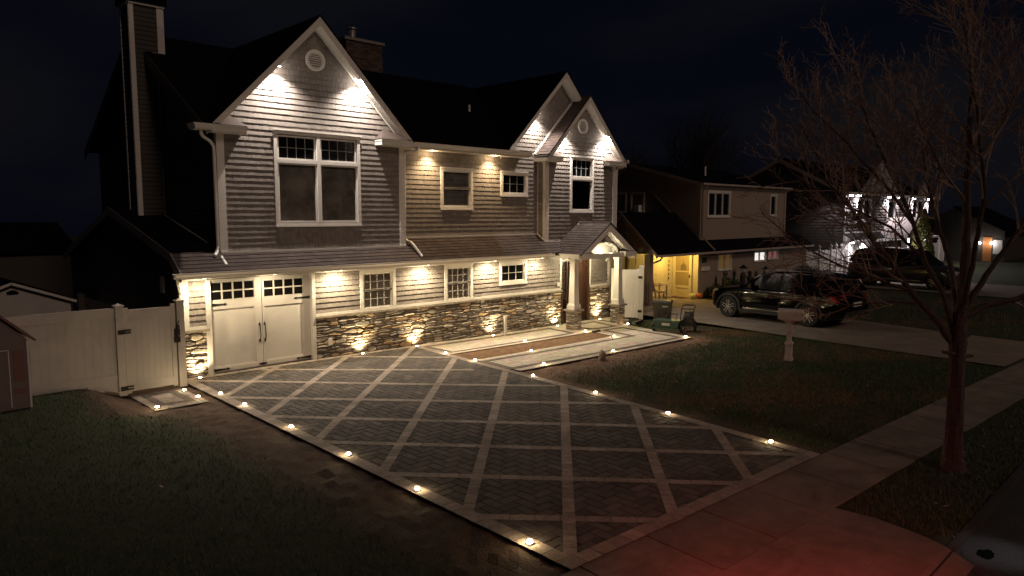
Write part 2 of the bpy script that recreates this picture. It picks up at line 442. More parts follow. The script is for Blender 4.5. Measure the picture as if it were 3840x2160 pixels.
shingles(s, WL, lambda z: max(.95 + .12, 3.43 - (8.38 - z) / 1.02) if z > 5.2 else 1.07, lambda z: min(5.94, 3.43 + (8.38 - z) / 1.02) if z > 5.2 else 5.94, 2.83, 8.30, [(2.32, 4.63, 3.42, 5.65)])
shingles(s, WC, lambda z: 6.06 if z < 5.6 else 12.82 - (8.38 - z) / 1.01, lambda z: 11.8 if z < 5.6 else 12.82 + (8.38 - z) / 1.01, 3.06, 8.28, [(7.66, 8.84, 3.86, 5.02), (10.10, 11.25, 4.30, 5.02)])
shingles(s, WR, lambda z: 11.94 if z < 5.75 else 13.72 - (7.65 - z) / 1.014, lambda z: 15.42 if z < 5.75 else 13.72 + (7.65 - z) / 1.014, 2.79, 7.55, [(13.06, 14.24, 3.78, 5.64)])
shingles(s, lambda u, d, z: (11.8 + d, .37 - u, z), lambda z: 0.0, lambda z: .24, 3.02, 5.55)
s.build('upper_shingle_siding', 'siding', house)
# lap siding of the dark left side
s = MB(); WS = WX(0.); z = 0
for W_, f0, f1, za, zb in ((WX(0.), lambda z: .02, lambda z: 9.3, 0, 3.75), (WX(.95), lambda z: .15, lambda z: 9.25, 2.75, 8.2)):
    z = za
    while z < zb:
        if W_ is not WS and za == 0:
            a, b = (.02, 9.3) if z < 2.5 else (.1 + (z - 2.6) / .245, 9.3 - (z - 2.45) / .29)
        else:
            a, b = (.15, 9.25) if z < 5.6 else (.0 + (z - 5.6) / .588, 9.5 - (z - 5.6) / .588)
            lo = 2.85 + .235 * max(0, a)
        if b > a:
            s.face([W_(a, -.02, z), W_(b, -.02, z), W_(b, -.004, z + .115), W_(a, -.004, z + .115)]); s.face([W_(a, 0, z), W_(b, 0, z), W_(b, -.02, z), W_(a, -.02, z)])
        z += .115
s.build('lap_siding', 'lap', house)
# --- stone veneer
st = MB()
for a, b in ((0.0, .56), (3.24, 12.58), (14.12, 15.25)):
    st = MB(); stones(st, W0, a, b, -.13, 1.035); sv = st.build('stone_veneer', 'stone', house)
    MB().mbox(W0, a, b, -.022, -.001, -.13, 1.03).build('mortar', 'mortar', sv)
for a, b in ((-.02, .57), (3.23, 12.59), (14.11, 15.27)):
    x = a; cp = MB()
    while x < b - .01:
        w = min(R(.35, .6), b - x)
        if b - x - w < .15: w = b - x
        d = R(.075, .095); cp.mbox(W0, x + .002, x + w - .002, -d, 0, 1.035, 1.085 + R(-.004, .004)); x += w
    cp.build('stone_ledge', 'cap', sv)
# --- white trim of the walls
t = MB()
for a, b in ((0.0, .56), (3.24, 12.56), (14.14, 15.28)): t.mbox(W0, a, b, -.045, 0, 1.09, TOPZ)
for a, b in ((0, .13), (15.15, 15.28)): t.mbox(W0, a, b, -.04, 0, TOPZ, 2.36)
t.mbox(W0, 12.50, 12.585, -.04, 0, TOPZ, 2.3); t.mbox(W0, 14.10, 14.16, -.04, 0, TOPZ, 2.3)
t.box(-.04, 0, -.04, .12, 1.09, 2.36); t.box(-.03, 0, 0, .12, 0, 2.36)
for W_, a, z0, z1 in ((WL, .95, 2.78, 5.5), (WL, 5.92, 2.78, 5.5), (WR, 11.8, 2.74, 5.45), (WR, 15.40, 2.74, 5.45)): t.mbox(W_, a - .005, a + .135, -.04, 0, z0, z1)
t.box(.91, .95, .01, .16, 2.8, 5.5); t.box(6.055, 6.095, .01, .10, 2.8, 5.5); t.box(11.76, 11.797, -.02, .10, 2.72, 5.45); t.box(11.76, 11.797, .335, .37, 3.0, 5.5); t.box(15.54, 15.58, -.02, .15, 2.74, 5.45)
t.mbox(WL, .93, 6.10, -.06, 0, 2.775, 2.825); t.mbox(WC, 6.10, 11.8, -.05, 0, 3.0, 3.05); t.mbox(WR, 11.78, 12.68, -.06, 0, 2.735, 2.785)
t.beam((11.775, .37, 3.03), (11.775, -.03, 2.76), .04, .05)
t.beam((12.66, -.06, 2.77), (13.5, -.06, 3.385), .05, .06); t.beam((13.5, -.06, 3.385), (14.35, -.06, 2.82), .05, .06)
t.beam((.90, -.32, 2.54), (.90, .1, 2.81), .05, .04); t.beam((.93, .1, 2.84), (.93, 4.5, 3.85), .04, .04)
t.build('corner_trim', 'trim', house)

# --- gable roofs
def gable(xa, za, k, xl, xr, yf, yr, ye, yw, nm, rh=.20):
    zl = za - k * (xa - xl); zr = za - k * (xr - xa)
    rt = MB()
    for sx, x1, z1 in ((-1, xl, zl), (1, xr, zr)):
        xo = x1 + sx * .04; zo = z1 - k * .04
        p = [(xo, yf - .03, zo), (xa, yf - .03, za), (xa, yr, za), (xo, ye, zo)]
        rt.hexa([(a, b, c_ - .01) for a, b, c_ in p] + [(a, b, c_ + .03) for a, b, c_ in p])
    r_ = rt.build('roof', nm, house)
    rb = MB()
    rb.prism([(xl, yf, zl - rh), (xl, yf, zl - .012), (xa, yf, za - .012), (xa, yf, za - rh - .02)], (0, .03, 0))
    rb.prism([(xa, yf, za - rh - .02), (xa, yf, za - .012), (xr, yf, zr - .012), (xr, yf, zr - rh)], (0, .03, 0))
    for sx, x1, z1 in ((-1, xl, zl), (1, xr, zr)):     # shadow board under the shingles
        rb.prism([(x1, yf - .014, z1 - .075), (x1, yf - .014, z1 - .013), (xa, yf - .014, za - .013), (xa, yf - .014, za - .075)], (0, .012, 0))
    rb.build('rake_board', 'trim', r_)
    so = MB(); n = 26
    for sx, x1, z1 in ((-1, xl, zl), (1, xr, zr)):
        for i in range(n):
            a = lerp(x1 + .0, xa, i / n); b = lerp(x1, xa, (i + .93) / n); za_, zb_ = za - k * abs(xa - a) - rh + .02, za - k * abs(xa - b) - rh + .02
            so.face([(a, yf + .03, za_), (b, yf + .03, zb_), (b, yw - .005, zb_), (a, yw - .005, za_)])
        so.face([(x1, yf + .03, z1 - rh + .026), (xa, yf + .03, za - rh + .026), (xa, yw, za - rh + .026), (x1, yw, z1 - rh + .026)])
        # frieze against the wall
        so.prism([(x1, yw - .045, z1 - rh - .03), (x1, yw - .045, z1 - rh + .018), (xa, yw - .045, za - rh + .018), (xa, yw - .045, za - rh - .03)], (0, .03, 0))
    so.build('soffit', 'soffit', r_)
    return r_, zl, zr
def creturn(x0, x1, ax, yf, yw, zt, par, h=.3):
    m = MB(); m.box(x0, x1, yf + .001, yw, zt - .15, zt); m.box(x0 - .01, x1 + .01, yf - .018, yw, zt - .05, zt + .006)
    m.box(x0 + .02, x1 - .02, yf + .03, yw, zt - .165, zt - .15)
    m.build('cornice_return', 'trim', par)
    a = (ax, yw - .03, zt + h); q = [(x0 - .02, yf - .03, zt + .008), (x1 + .02, yf - .03, zt + .008), (x1 + .02, yw, zt + .008), (x0 - .02, yw, zt + .008)]
    r = MB()
    for i in range(4): r.face([q[i], q[(i + 1) % 4], a], (1, 1, 1))
    r.build('return_roof', 'roof', par)
rL, _, _ = gable(3.43, 8.46, 1.02, .70, 6.16, -.29, 4.73, 0, .05, 'roofdark')
creturn(.70, 1.50, 1.18, -.285, .05, 5.66, rL); creturn(5.16, 6.16, 5.42, -.285, .05, 5.66, rL)
rB, _, _ = gable(12.82, 8.46, 1.01, 10.05, 15.59, .02, 4.73, .3, .37, 'roofdark')
creturn(10.07, 10.62, 10.45, .03, .37, 5.66, rB, .25)
rS, _, _ = gable(13.72, 7.73, 1.014, 11.61, 15.83, -.28, 3.4, .3, .02, 'roofdark')
creturn(11.61, 12.35, 12.03, -.275, .02, 5.58, rS); creturn(14.85, 15.83, 15.05, -.275, .02, 5.58, rS)
m = MB(); m.box(11.57, 11.61, -.28, .37, 5.42, 5.60); m.box(11.61, 11.8, -.25, .37, 5.42, 5.44); m.build('side_fascia', 'trim', rS)
# shingled face of the small gable's left slope, and the flashing against the wall behind
P_ = lambda u, v, o: (13.72 - (2.97 - v) * .7025 - o * .7, u, 7.73 - (2.97 - v) * .7117 + .031 + o * .7)
rr = MB(); cf = lambda: (lambda g: (g, g * .95, g * .95))(R(.75, 1.35))
tiles(rr, [(-.30, 0), (.36, 0), (.36, 2.97), (-.30, 2.97)], P_, .135, .14, .26, .004, .004, .010, cf)
rr.build('roof_shingles', 'roof', rS)
m = MB(); m.beam((11.60, .325, 5.66), (13.70, .325, 7.79), .05, .06); m.build('flashing', 'trim', rS)

# --- main roof
m = MB()
for y0, z0, y1, z1, xa, xb in ((-.08, 5.62, 4.73, 8.45, 6.18, 10.12), (.12, 5.738, 4.73, 8.45, .62, 6.17), (.44, 5.926, 4.73, 8.45, 10.13, 15.85), (9.55, 5.62, 4.73, 8.45, .62, 15.85)):
    a, b, cc, d = ((xa, y0, z0), (xb, y0, z0), (xb, y1, z1), (xa, y1, z1))
    m.hexa([a, b, cc, d] + [(p[0], p[1], p[2] + .05) for p in (a, b, cc, d)])
mr = m.build('roof', 'roofdark', house)
m = MB()
m.prism([(.60, -.08, 5.40), (.60, -.08, 5.66), (.60, 4.73, 8.49), (.60, 9.55, 5.66), (.60, 9.55, 5.40), (.60, 4.73, 8.21)], (.03, 0, 0)); m.build('rake_board', M['lap'], mr); m = MB()
m.prism([(15.84, -.08, 5.40), (15.84, -.08, 5.66), (15.84, 4.73, 8.49), (15.84, 9.55, 5.66), (15.84, 9.55, 5.40), (15.84, 4.73, 8.21)], (.03, 0, 0))
m.build('rake_board', M['lap'], mr)
m = MB(); m.box(6.2, 10.9, -.08, .37, 5.50, 5.52); m.box(6.2, 10.9, -.10, -.08, 5.49, 5.62)
for i in range(34): m.box(6.2 + i * .138, 6.2 + i * .138 + .125, -.07, .33, 5.494, 5.50)
m.build('soffit', 'soffit', mr)
def gutter(par, x0, x1, y, zt, ends=True, nm='gutter'):
    m = MB(); pr = [(0, 0), (0, .115), (-.012, .115), (-.012, .10), (-.11, .10), (-.11, .115), (-.125, .115), (-.125, .085), (-.10, .04), (-.09, 0)]
    m.prism([(x0, y + a, zt - .115 + b) for a, b in pr], (x1 - x0, 0, 0))
    return m.build(nm, 'trim', par)
gutter(mr, 6.22, 10.92, -.10, 5.66)
m = MB(); m.box(.34, .70, -.30, .06, 5.53, 5.56); m.prism([(.34, -.33, 5.56), (.30, -.33, 5.66), (.72, -.33, 5.66), (.72, -.33, 5.56)], (0, .42, 0)); m.build('gutter', 'trim', mr)
# downspouts
def spout(pts, par=house, r=.036):
    m = MB(); m.tube(pts, r, 6); return m.build('downspout', 'trim', par)
spout([(.50, -.2, 5.54), (.50, -.2, 5.44), (.54, -.19, 5.38), (.74, -.08, 5.30), (.84, .0, 5.20), (.86, .03, 5.10), (.87, .04, 2.95), (.84, .02, 2.84), (.74, -.1, 2.74)])
spout([(6.46, -.15, 5.54), (6.44, -.14, 5.46), (6.36, -.02, 5.42), (6.2, .1, 5.38), (6.17, .12, 5.28), (6.17, .16, 3.1), (6.20, .20, 2.98), (6.30, .0, 2.88), (6.32, -.44, 2.52)])
spout([(15.86, -.2, 5.56), (15.84, -.15, 5.42), (15.66, -.03, 5.36), (15.63, 0, 5.25), (15.63, .02, 2.8)])
spout([(-.22, -.42, 2.28), (-.2, -.4, 2.2), (-.06, -.1, 1.98), (-.05, -.06, 1.9), (-.05, -.06, .1)])
spout([(15.14, -.35, 2.28), (15.12, -.1, 2.12), (14.98, -.07, 2.0)])
m = MB(); m.box(15.80, 15.98, -.29, -.05, 5.55, 5.67); m.build('gutter', 'trim', rS)

# --- skirt roof between the storeys
sk = MB(); K = .69
def SP(u, v, o): return (u, -.50 + v * .823 - o * .568, 2.42 + v * .568 + o * .823)
cf2 = lambda: (lambda g: (g * R(.97, 1.05), g, g * .99))(R(.75, 1.3))
for poly in ([(-.16, 0), (.95, 0), (.95, .70), (-.16, .70)], [(.95, 0), (6.06, 0), (6.06, .66), (.95, .66)], [(6.06, 0), (11.8, 0), (11.8, 1.06), (6.06, 1.06)], [(11.8, 0), (14.0, 0), (14.0, .62), (11.8, .62)]):
    tiles(sk, poly, SP, .135, .15, .3, .004, .0, .012, cf2)
so = sk.build('skirt_roof', 'roof', house)
m = MB()
m.hexa([(-.16, -.49, 2.385), (15.3, -.49, 2.385), (15.3, .4, 2.385 + .62), (-.16, .4, 2.385 + .62)] + [(-.16, -.50, 2.412), (15.3, -.50, 2.412), (15.3, .4, 2.412 + .614), (-.16, .4, 2.412 + .614)])
m.hexa([(-.16, .08, 2.80), (.94, .08, 2.80), (.94, 4.5, 3.84), (-.16, 4.5, 3.84), (-.16, .08, 2.83), (.94, .08, 2.83), (.94, 4.5, 3.87), (-.16, 4.5, 3.87)])
m.hexa([(-.16, 4.5, 3.84), (.94, 4.5, 3.84), (.94, 9.5, 2.40), (-.16, 9.5, 2.40), (-.16, 4.5, 3.87), (.94, 4.5, 3.87), (.94, 9.5, 2.43), (-.16, 9.5, 2.43)])
m.build('roof_deck', 'roofdark', so)
m = MB()
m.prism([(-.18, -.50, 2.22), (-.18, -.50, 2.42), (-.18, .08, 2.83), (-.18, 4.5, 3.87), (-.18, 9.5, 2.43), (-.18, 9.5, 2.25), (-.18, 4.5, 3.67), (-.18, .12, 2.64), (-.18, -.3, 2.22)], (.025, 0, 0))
m.build('side_rake_board', 'rakeshade', so)
m = MB(); m.box(-.16, 11.7, -.47, -.001, 2.28, 2.30)
for i in range(86): m.box(-.15 + i * .138, -.15 + i * .138 + .125, -.46, -.05, 2.273, 2.28)
m.box(-.16, 11.7, -.49, -.47, 2.27, 2.40); m.box(.0, 11.7, -.05, -.03, 2.20, 2.272)
m.build('soffit', 'soffit', so); gutter(so, -.34, 11.62, -.49, 2.41)

# --- windows
window(house, WL, 2.28, 4.67, 3.38, 5.69, [(2.38, 3.40, 5.00, 5.58, 4, 2, 'dark'), (3.52, 4.56, 5.00, 5.58, 4, 2, 'dark'), (2.37, 3.42, 3.48, 4.92, 1, 1, 'shade'), (3.50, 4.58, 3.48, 4.92, 1, 1, 'shade')], 'large four light window with a grilled transom')
m = MB(); m.mbox(WL, 3.415, 3.505, -.055, .05, 3.47, 5.60); m.mbox(WL, 2.37, 3.415, -.053, .05, 4.92, 5.0); m.mbox(WL, 3.505, 4.58, -.053, .05, 4.92, 5.0)
m.mbox(WL, 2.24, 4.71, -.075, -.05, 5.685, 5.72); m.build('mullion', 'trim', house)
window(house, WC, 7.62, 8.88, 3.82, 5.06, [(7.71, 8.79, 4.44, 4.97, 1, 1, 'shade'), (7.71, 8.79, 3.91, 4.47, 1, 1, 'shade')], 'double hung window with a drawn shade')
window(house, WC, 10.06, 11.29, 4.26, 5.06, [(10.15, 11.20, 4.35, 4.97, 3, 2, 'dark')], 'small dark six pane window')
window(house, WR, 13.02, 14.28, 3.74, 5.68, [(13.11, 14.19, 4.97, 5.59, 4, 2, 'dark'), (13.11, 14.19, 3.83, 4.88, 1, 1, 'shade')], 'tall window with a grilled transom')
m = MB(); m.mbox(WR, 13.11, 14.19, -.053, .05, 4.88, 4.97); m.build('mullion', 'trim', house)
for a, b in ((4.56, 5.70), (7.43, 8.53)):
    window(house, W0, a, b, 1.05, 2.20, [(a + .10, b - .10, 1.63, 2.11, 4, 2, 'shade'), (a + .10, b - .10, 1.15, 1.66, 4, 2, 'shade')], munt='muntinw', shd='shade2')
window(house, W0, 9.65, 10.87, 1.45, 2.18, [(9.74, 10.78, 1.54, 2.09, 3, 2, 'dark')], munt='muntinw')
# --- round gable vents
for x, z, W_, r in ((3.45, 7.46, WL, .26), (13.67, 6.72, WR, .255)):
    m = MB(); yy = W_(0, 0, 0)[1]; n = 40
    for r0, r1, d0, d1 in ((r * .80, r, -.055, -.055), (r * .66, r * .80, -.04, -.03)):
        for i in range(n):
            a, b = 2 * PI * i / n, 2 * PI * (i + 1) / n
            f = lambda rr, t_, d: (x + rr * math.cos(t_), yy + d, z + rr * math.sin(t_))
            m.face([f(r0, a, d0), f(r1, a, d1), f(r1, b, d1), f(r0, b, d0)]); m.face([f(r1, a, d1), f(r1, a, 0), f(r1, b, 0), f(r1, b, d1)]); m.face([f(r0, a, d0), f(r0, b, d0), f(r0, b, -.005), f(r0, a, -.005)])
    gv = m.build('gable_vent', 'trim', house)
    m = MB()
    for i in range(-3, 4):
        zz = z + i * .052; hw = math.sqrt(max(.0001, (r * .66) ** 2 - (zz - z) ** 2)) - .01
        m.hexa([(x - hw, yy - .03, zz - .012), (x + hw, yy - .03, zz - .012), (x + hw, yy - .004, zz + .016), (x - hw, yy - .004, zz + .016), (x - hw, yy - .034, zz - .004), (x + hw, yy - .034, zz - .004), (x + hw, yy - .008, zz + .024), (x - hw, yy - .008, zz + .024)])
    m.build('louvre', 'trim', gv)
    MB().lathe([(r * .68, yy - .030 + .0262), (r * .68, yy - .003)], (x, 0, z), 30, 'y').build('backing', 'core', gv)

# --- garage door
g = MB(); g.box(.62, 3.15, .098, .13, 0.0, 2.18)
g.box(.56, .62, -.05, .12, 0, 2.24); g.box(3.15, 3.24, -.05, .12, 0, 2.24); g.box(.62, 3.15, -.05, .12, 2.18, 2.30); g.box(.50, 3.26, -.066, -.05, 2.22, 2.275)
g.box(.50, .56, -.05, 0, .0, 2.22)
gd = g.build('garage_door', 'door_white', house)
m = MB(); yy = .072
for a, b, z0, z1 in ((.625, .67, .03, 2.175), (1.70, 1.87, .03, 2.175), (1.885, 1.935, .03, 2.175), (2.97, 3.145, .03, 2.175), (.67, 1.70, .03, .125), (.67, 1.70, 1.49, 1.70), (.67, 1.70, 2.12, 2.175), (1.935, 2.97, .03, .125), (1.935, 2.97, 1.47, 1.69), (1.935, 2.97, 2.10, 2.175)):
    m.box(a, b, yy, .0975, z0, z1)
for x0, x1, z0, z1 in ((.67, 1.70, 1.70, 2.12), (1.935, 2.97, 1.69, 2.10)):
    for i in range(1, 4): x = lerp(x0, x1, i / 4); m.box(x - .018, x + .018, .078, .0975, z0, z1)
    z = (z0 + z1) / 2; m.box(x0, x1, .080, .0975, z - .016, z + .016)
for x0, x1, z0, z1 in ((.67, 1.70, .125, 1.49), (1.935, 2.97, .125, 1.47)):
    m.box(x0, x1, .085, .0975, z0, z0 + .02); m.box(x0, x1, .085, .0975, z1 - .02, z1); m.box(x0, x0 + .02, .085, .0975, z0 + .02, z1 - .02); m.box(x1 - .02, x1, .085, .0975, z0 + .02, z1 - .02)
m.build('door_panel', 'door_white', gd)
for x0, x1, z0, z1 in ((.67, 1.70, 1.70, 2.12), (1.935, 2.97, 1.69, 2.10)):
    for i in range(4):
        for j in range(2):
            a = lerp(x0, x1, i / 4) + .018; b = lerp(x0, x1, (i + 1) / 4) - .018; c0 = lerp(z0, z1, j / 2) + .016; c1 = lerp(z0, z1, (j + 1) / 2) - .016
            MB().box(a, b, .090, .0965, c0, c1).build('window_pane', 'glassdark', gd)
def strap(x0, z, dx, par):
    s_ = 1 if dx > 0 else -1; L = abs(dx); m = MB()
    m.prism([(x0, .060, z - .034), (x0 + s_ * L * .78, .060, z - .012), (x0 + s_ * L * .84, .060, z - .03), (x0 + s_ * L, .060, z), (x0 + s_ * L * .84, .060, z + .03), (x0 + s_ * L * .78, .060, z + .012), (x0, .060, z + .034)], (0, .011, 0))
    m.build('strap_hinge', 'iron', par)
strap(.64, 1.60, .40, gd); strap(.64, .075, .42, gd); strap(3.14, 1.60, -.44, gd); strap(3.14, .075, -.42, gd)
strap(1.86, .075, .10, gd); strap(1.86, .075, -.10, gd)
for x in (1.80, 1.93):
    m = MB(); m.tube([(x, .065, .66), (x + .004, .03, .70), (x, .01, .80), (x - .004, .012, .9), (x, .03, 1.0), (x, .065, 1.03)], .013, 6)
    for z, s_ in ((.66, -1), (1.03, 1)): m.prism([(x - .028, .058, z), (x, .058, z + s_ * .07), (x + .028, .058, z), (x, .058, z - s_ * .03)], (0, .012, 0))
    m.build('pull_handle', 'iron', gd)
# --- front door, dark mahogany with a side light
fd = MB(); fd.box(12.64, 14.05, .10, .14, -.115, 2.12); fd.box(12.60, 12.68, -.02, .12, -.115, 2.14); fd.box(14.02, 14.10, -.02, .12, -.115, 2.14); fd.box(12.68, 14.02, -.02, .12, 2.06, 2.14)
for x in (12.70, 12.95, 13.08, 13.9): fd.box(x, x + .05, .05, .10, -.1, 2.06)
fdo = fd.build('front_door', 'wood', house)
for i in range(5): MB().box(12.76, 12.94, .085, .095, .32 + i * .35, .63 + i * .35).build('side_light_pane', 'glassdark', fdo)
m = MB()
for a, b, c0, d in ((13.22, 13.5, .1, .8), (13.58, 13.85, .1, .8), (13.22, 13.5, .95, 1.9), (13.58, 13.85, .95, 1.9)): m.box(a, b, .08, .10, c0, d)
m.box(13.13, 13.9, .09, .10, -.1, 2.05); m.build('door_panel', 'wood', fdo)
MB().box(13.15, 13.19, .03, .07, .92, 1.05).tube([(13.17, .03, .95), (13.17, 0, .95), (13.26, 0, .95)], .011, 6).build('door_handle', 'alloy', fdo)
m = MB(); m.box(12.38, 12.48, -.06, -.02, 1.22, 1.36); m.build('door_bell_box', 'trim', house)

# --- portico
PX, PZ, PY = 13.49, 3.37, -1.40; pk = .665
por, zl, zr = gable(PX, PZ, pk, 11.99, 14.99, PY, .0, 0, -1.12, 'roofdark', .235)
por.name = 'portico_roof'; ORG[por.name] = ORG[house.name]
rr = MB()
for sx in (-1, 1):
    P2 = lambda u, v, o, sx=sx: (PX + sx * (1.84 - v) * .8327 + sx * o * .55, u, PZ + .032 - (1.84 - v) * .5538 + o * .83)
    tiles(rr, [(-1.44, 0), (.02, 0), (.02, 1.84), (-1.44, 1.84)], P2, .135, .15, .28, .004, .003, .011, cf2)
rr.tube([(PX, -1.43, PZ + .03), (PX, .02, PZ + .03)], .035, 8, col=(1.1, 1.05, 1.05))
rr.build('roof_shingles', 'roof', por)
gf = MB(); acx, ar, az0 = 13.45, .62, 2.385
def arch(t): return (acx + .80 * math.cos(t), az0 + .33 * math.sin(t))
zedge = lambda x: PZ - pk * abs(x - PX) - .23
WP = WY(-1.12)
holes = []
for i in range(12):
    z = 2.36 + i * .06
    hw = .80 * math.sqrt(max(0, 1 - ((z + .03 - az0) / .33) ** 2)) if az0 < z + .03 < az0 + .33 else (.8 if z + .03 <= az0 else 0)
    if hw > .02: holes.append((acx - hw, acx + hw, z, z + .06))
shingles(gf, WP, lambda z: PX - (PZ - .22 - z) / pk, lambda z: PX + (PZ - .22 - z) / pk, 2.36, 3.13, holes)
gf.build('gable_shingles', 'siding', por)
m = MB(); n = 16
for i in range(n):
    a, b = arch(PI * i / n), arch(PI * (i + 1) / n)
    m.hexa([(a[0], -1.165, a[1]), (b[0], -1.165, b[1]), (b[0], -.8, b[1]), (a[0], -.8, a[1]), (a[0], -1.165, a[1] + .03), (b[0], -1.165, b[1] + .03), (b[0], -.8, b[1] + .03), (a[0], -.8, a[1] + .03)])
for i in range(7):
    z = 2.37 + i * .05; m.box(acx - .82, acx + .82, -.92 - .008 * (i % 1), -.90, z, z + .045)
m.box(acx - .82, acx + .82, -.90, -.88, 2.3, 2.8)
m.build('arched_panel', 'soffit', por)
m = MB(); m.box(12.0, 15.0, -1.30, -.86, 2.215, 2.365); m.box(11.95, 12.25, -.9, .0, 2.215, 2.36); m.box(14.72, 15.02, -.9, 0, 2.215, 2.36); m.box(12.25, 14.72, -.86, -.02, 2.30, 2.33)
m.box(11.9, 11.99, -1.40, -.5, 2.27, 2.385); m.box(14.99, 15.08, -1.40, -.1, 2.27, 2.385)
m.build('beam', 'trim', por)
creturn(11.99, 12.58, 12.35, -1.395, -1.12, 2.40, por, .16); creturn(14.38, 14.99, 14.55, -1.395, -1.12, 2.40, por, .16)
def text(body, loc, size, mt, par, name, ext=.006, rot=(PI / 2, 0, 0)):
    cu = bpy.data.curves.new(name, 'FONT'); cu.body = body; cu.size = size; cu.extrude = ext; cu.align_x = 'CENTER'
    to = bpy.data.objects.new(name, cu); C.objects.link(to)
    bpy.context.view_layer.update(); dg = bpy.context.evaluated_depsgraph_get()
    me = bpy.data.meshes.new_from_object(to.evaluated_get(dg)); bpy.data.objects.remove(to)
    me.transform(Matrix.Translation(Vector(loc) - ORG[par.name]) @ Matrix.Rotation(rot[2], 4, 'Z') @ Matrix.Rotation(rot[0], 4, 'X'))
    me.materials.clear(); me.materials.append(M[mt]); o = bpy.data.objects.new(name, me); C.objects.link(o); o.parent = par
    return o
text('131', (13.38, -1.155, 2.765), .215, 'iron', por, 'house_number')
def column(x, y, gz0):
    m = MB(); h = .165
    for W_, a in ((lambda u, d, z: (x + u, y - h + d, z), 0), (lambda u, d, z: (x - h + d, y - u, z), 1), (lambda u, d, z: (x + h - d, y + u, z), 2), (lambda u, d, z: (x - u, y + h - d, z), 3)):
        stones(m, W_, -h - .02, h + .02, gz0 - .02, .50, .05, .085, .09, .24, .02, .04, square=.7)
    m.box(x - h, x + h, y - h, y + h, gz0, .5, (.1, .09, .08))
    base = m.build('column_base', 'stone', por)
    MB().box(x - .245, x + .245, y - .245, y + .245, .50, .555).build('base_cap', 'cap', base)
    m = MB()
    def fr(z0, z1, a, b): m.hexa([(x - a, y - a, z0), (x + a, y - a, z0), (x + a, y + a, z0), (x - a, y + a, z0), (x - b, y - b, z1), (x + b, y - b, z1), (x + b, y + b, z1), (x - b, y + b, z1)])
    fr(.556, .70, .165, .165); fr(.70, .75, .155, .13); fr(.75, 2.10, .122, .094); fr(2.10, 2.14, .11, .11); fr(2.14, 2.214, .12, .15)
    m.build('column_shaft', 'trim', por)
column(12.12, -1.0, -.115); column(14.36, -1.10, -.115)

# --- chimneys
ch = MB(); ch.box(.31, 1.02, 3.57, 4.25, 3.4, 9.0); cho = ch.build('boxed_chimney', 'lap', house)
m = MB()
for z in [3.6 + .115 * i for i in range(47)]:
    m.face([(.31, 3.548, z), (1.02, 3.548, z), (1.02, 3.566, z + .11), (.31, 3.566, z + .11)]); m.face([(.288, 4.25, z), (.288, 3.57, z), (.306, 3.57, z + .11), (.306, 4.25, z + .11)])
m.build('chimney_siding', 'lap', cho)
m = MB(); m.box(.285, .40, 3.535, 3.566, 3.55, 8.95); m.box(.28, .309, 3.566, 3.62, 3.55, 8.95); m.box(.28, .309, 4.18, 4.25, 3.55, 8.95); m.box(.95, 1.12, 3.535, 3.566, 7.80, 8.95); m.box(.93, .96, 3.535, 3.566, 3.55, 7.8); m.box(.8, 1.12, 3.53, 3.566, 7.76, 7.80)
m.box(.26, 1.14, 3.50, 3.55, 8.93, 8.98); m.box(.25, .285, 3.50, 4.3, 8.93, 8.98); m.box(.285, .96, 3.53, 3.566, 3.50, 3.55)
m.build('chimney_trim', 'trim', cho)
MB().box(.22, 1.18, 3.46, 4.34, 8.98, 9.35).build('chimney_cap', 'roofdark', cho)
m = MB(); random.seed(3)
for k in range(32):
    z = 7.4 + k * .075; x = 8.0 - (.1 if k % 2 else 0)
    while x < 9.5:
        a, b = max(x, 8.0), min(x + .2, 9.5); g = R(.6, 1.3); m.box(a + .004, b - .004, 5.99, 6.8, z + .004, z + .071, (g, g, g)); x += .2
m.box(8.0, 9.5, 6.0, 6.79, 7.3, 9.7, (.5, .5, .5)); bc = m.build('brick_chimney', 'brick', house)
m = MB(); m.box(7.93, 9.57, 5.93, 6.87, 9.74, 9.84); m.build('chimney_crown', 'cap', bc)
m = MB(); m.lathe([(.14, 9.84), (.14, 10.1), (.17, 10.12), (.17, 10.16), (.12, 10.16), (.12, 10.22), (.2, 10.22), (.2, 10.26)], (8.5, 6.4, 0), 12); m.build('chimney_pot', 'alloy', bc)
MB().tube([(10.62, 2.5, 7.0), (10.62, 2.5, 7.40)], .045, 8).build('vent_pipe', 'trim', house)
m = MB(); m.box(-.03, -.012, 1.0, 1.25, 1.85, 2.25)
for i in range(5): m.box(-.04, -.03, 1.02, 1.23, 1.88 + i * .07, 1.92 + i * .07)
m.build('wall_vent', 'trim', house)
m = MB(); m.box(3.55, 3.66, -.10, -.07, .32, .50); m.build('outlet_box', 'trim', house)

# --- recessed lights under the eaves
NEU = (1, .87, .76); WRM = (1, .70, .38); YEL = (1, .80, .50)
def soffit_light(x, y, z, e, col, m_='lampwhite', ang=130, bl=1., r=.04, pt=9):
    o = MB().lathe([(r + .018, .0), (r + .018, .012)], (x, y, z), 16).build('soffit_light', 'trim', house)
    MB().lathe([(r, -.004), (r, .0)], (x, y, z), 16).build('lens', m_, o)
    if pt: lamp('POINT', 'soffit_fill', (x, y, z - .07), pt, col, o, .02)  # point fill added below the lens to brighten the soffit
    lamp('SPOT', 'soffit_lamp', (x, y, z - .02), e, col, o, .010, ang, bl, (x, y, z - 5))
soffit_light(2.36, -.22, 7.135, 650, NEU); soffit_light(4.58, -.22, 7.095, 650, NEU)
soffit_light(12.64, -.22, 6.43, 429, NEU); soffit_light(14.78, -.22, 6.44, 520, NEU); soffit_light(11.56, .10, 6.96, 390, NEU)
soffit_light(7.14, .10, 5.485, 190, WRM, 'lampwarm'); soffit_light(9.57, .10, 5.485, 190, WRM, 'lampwarm')
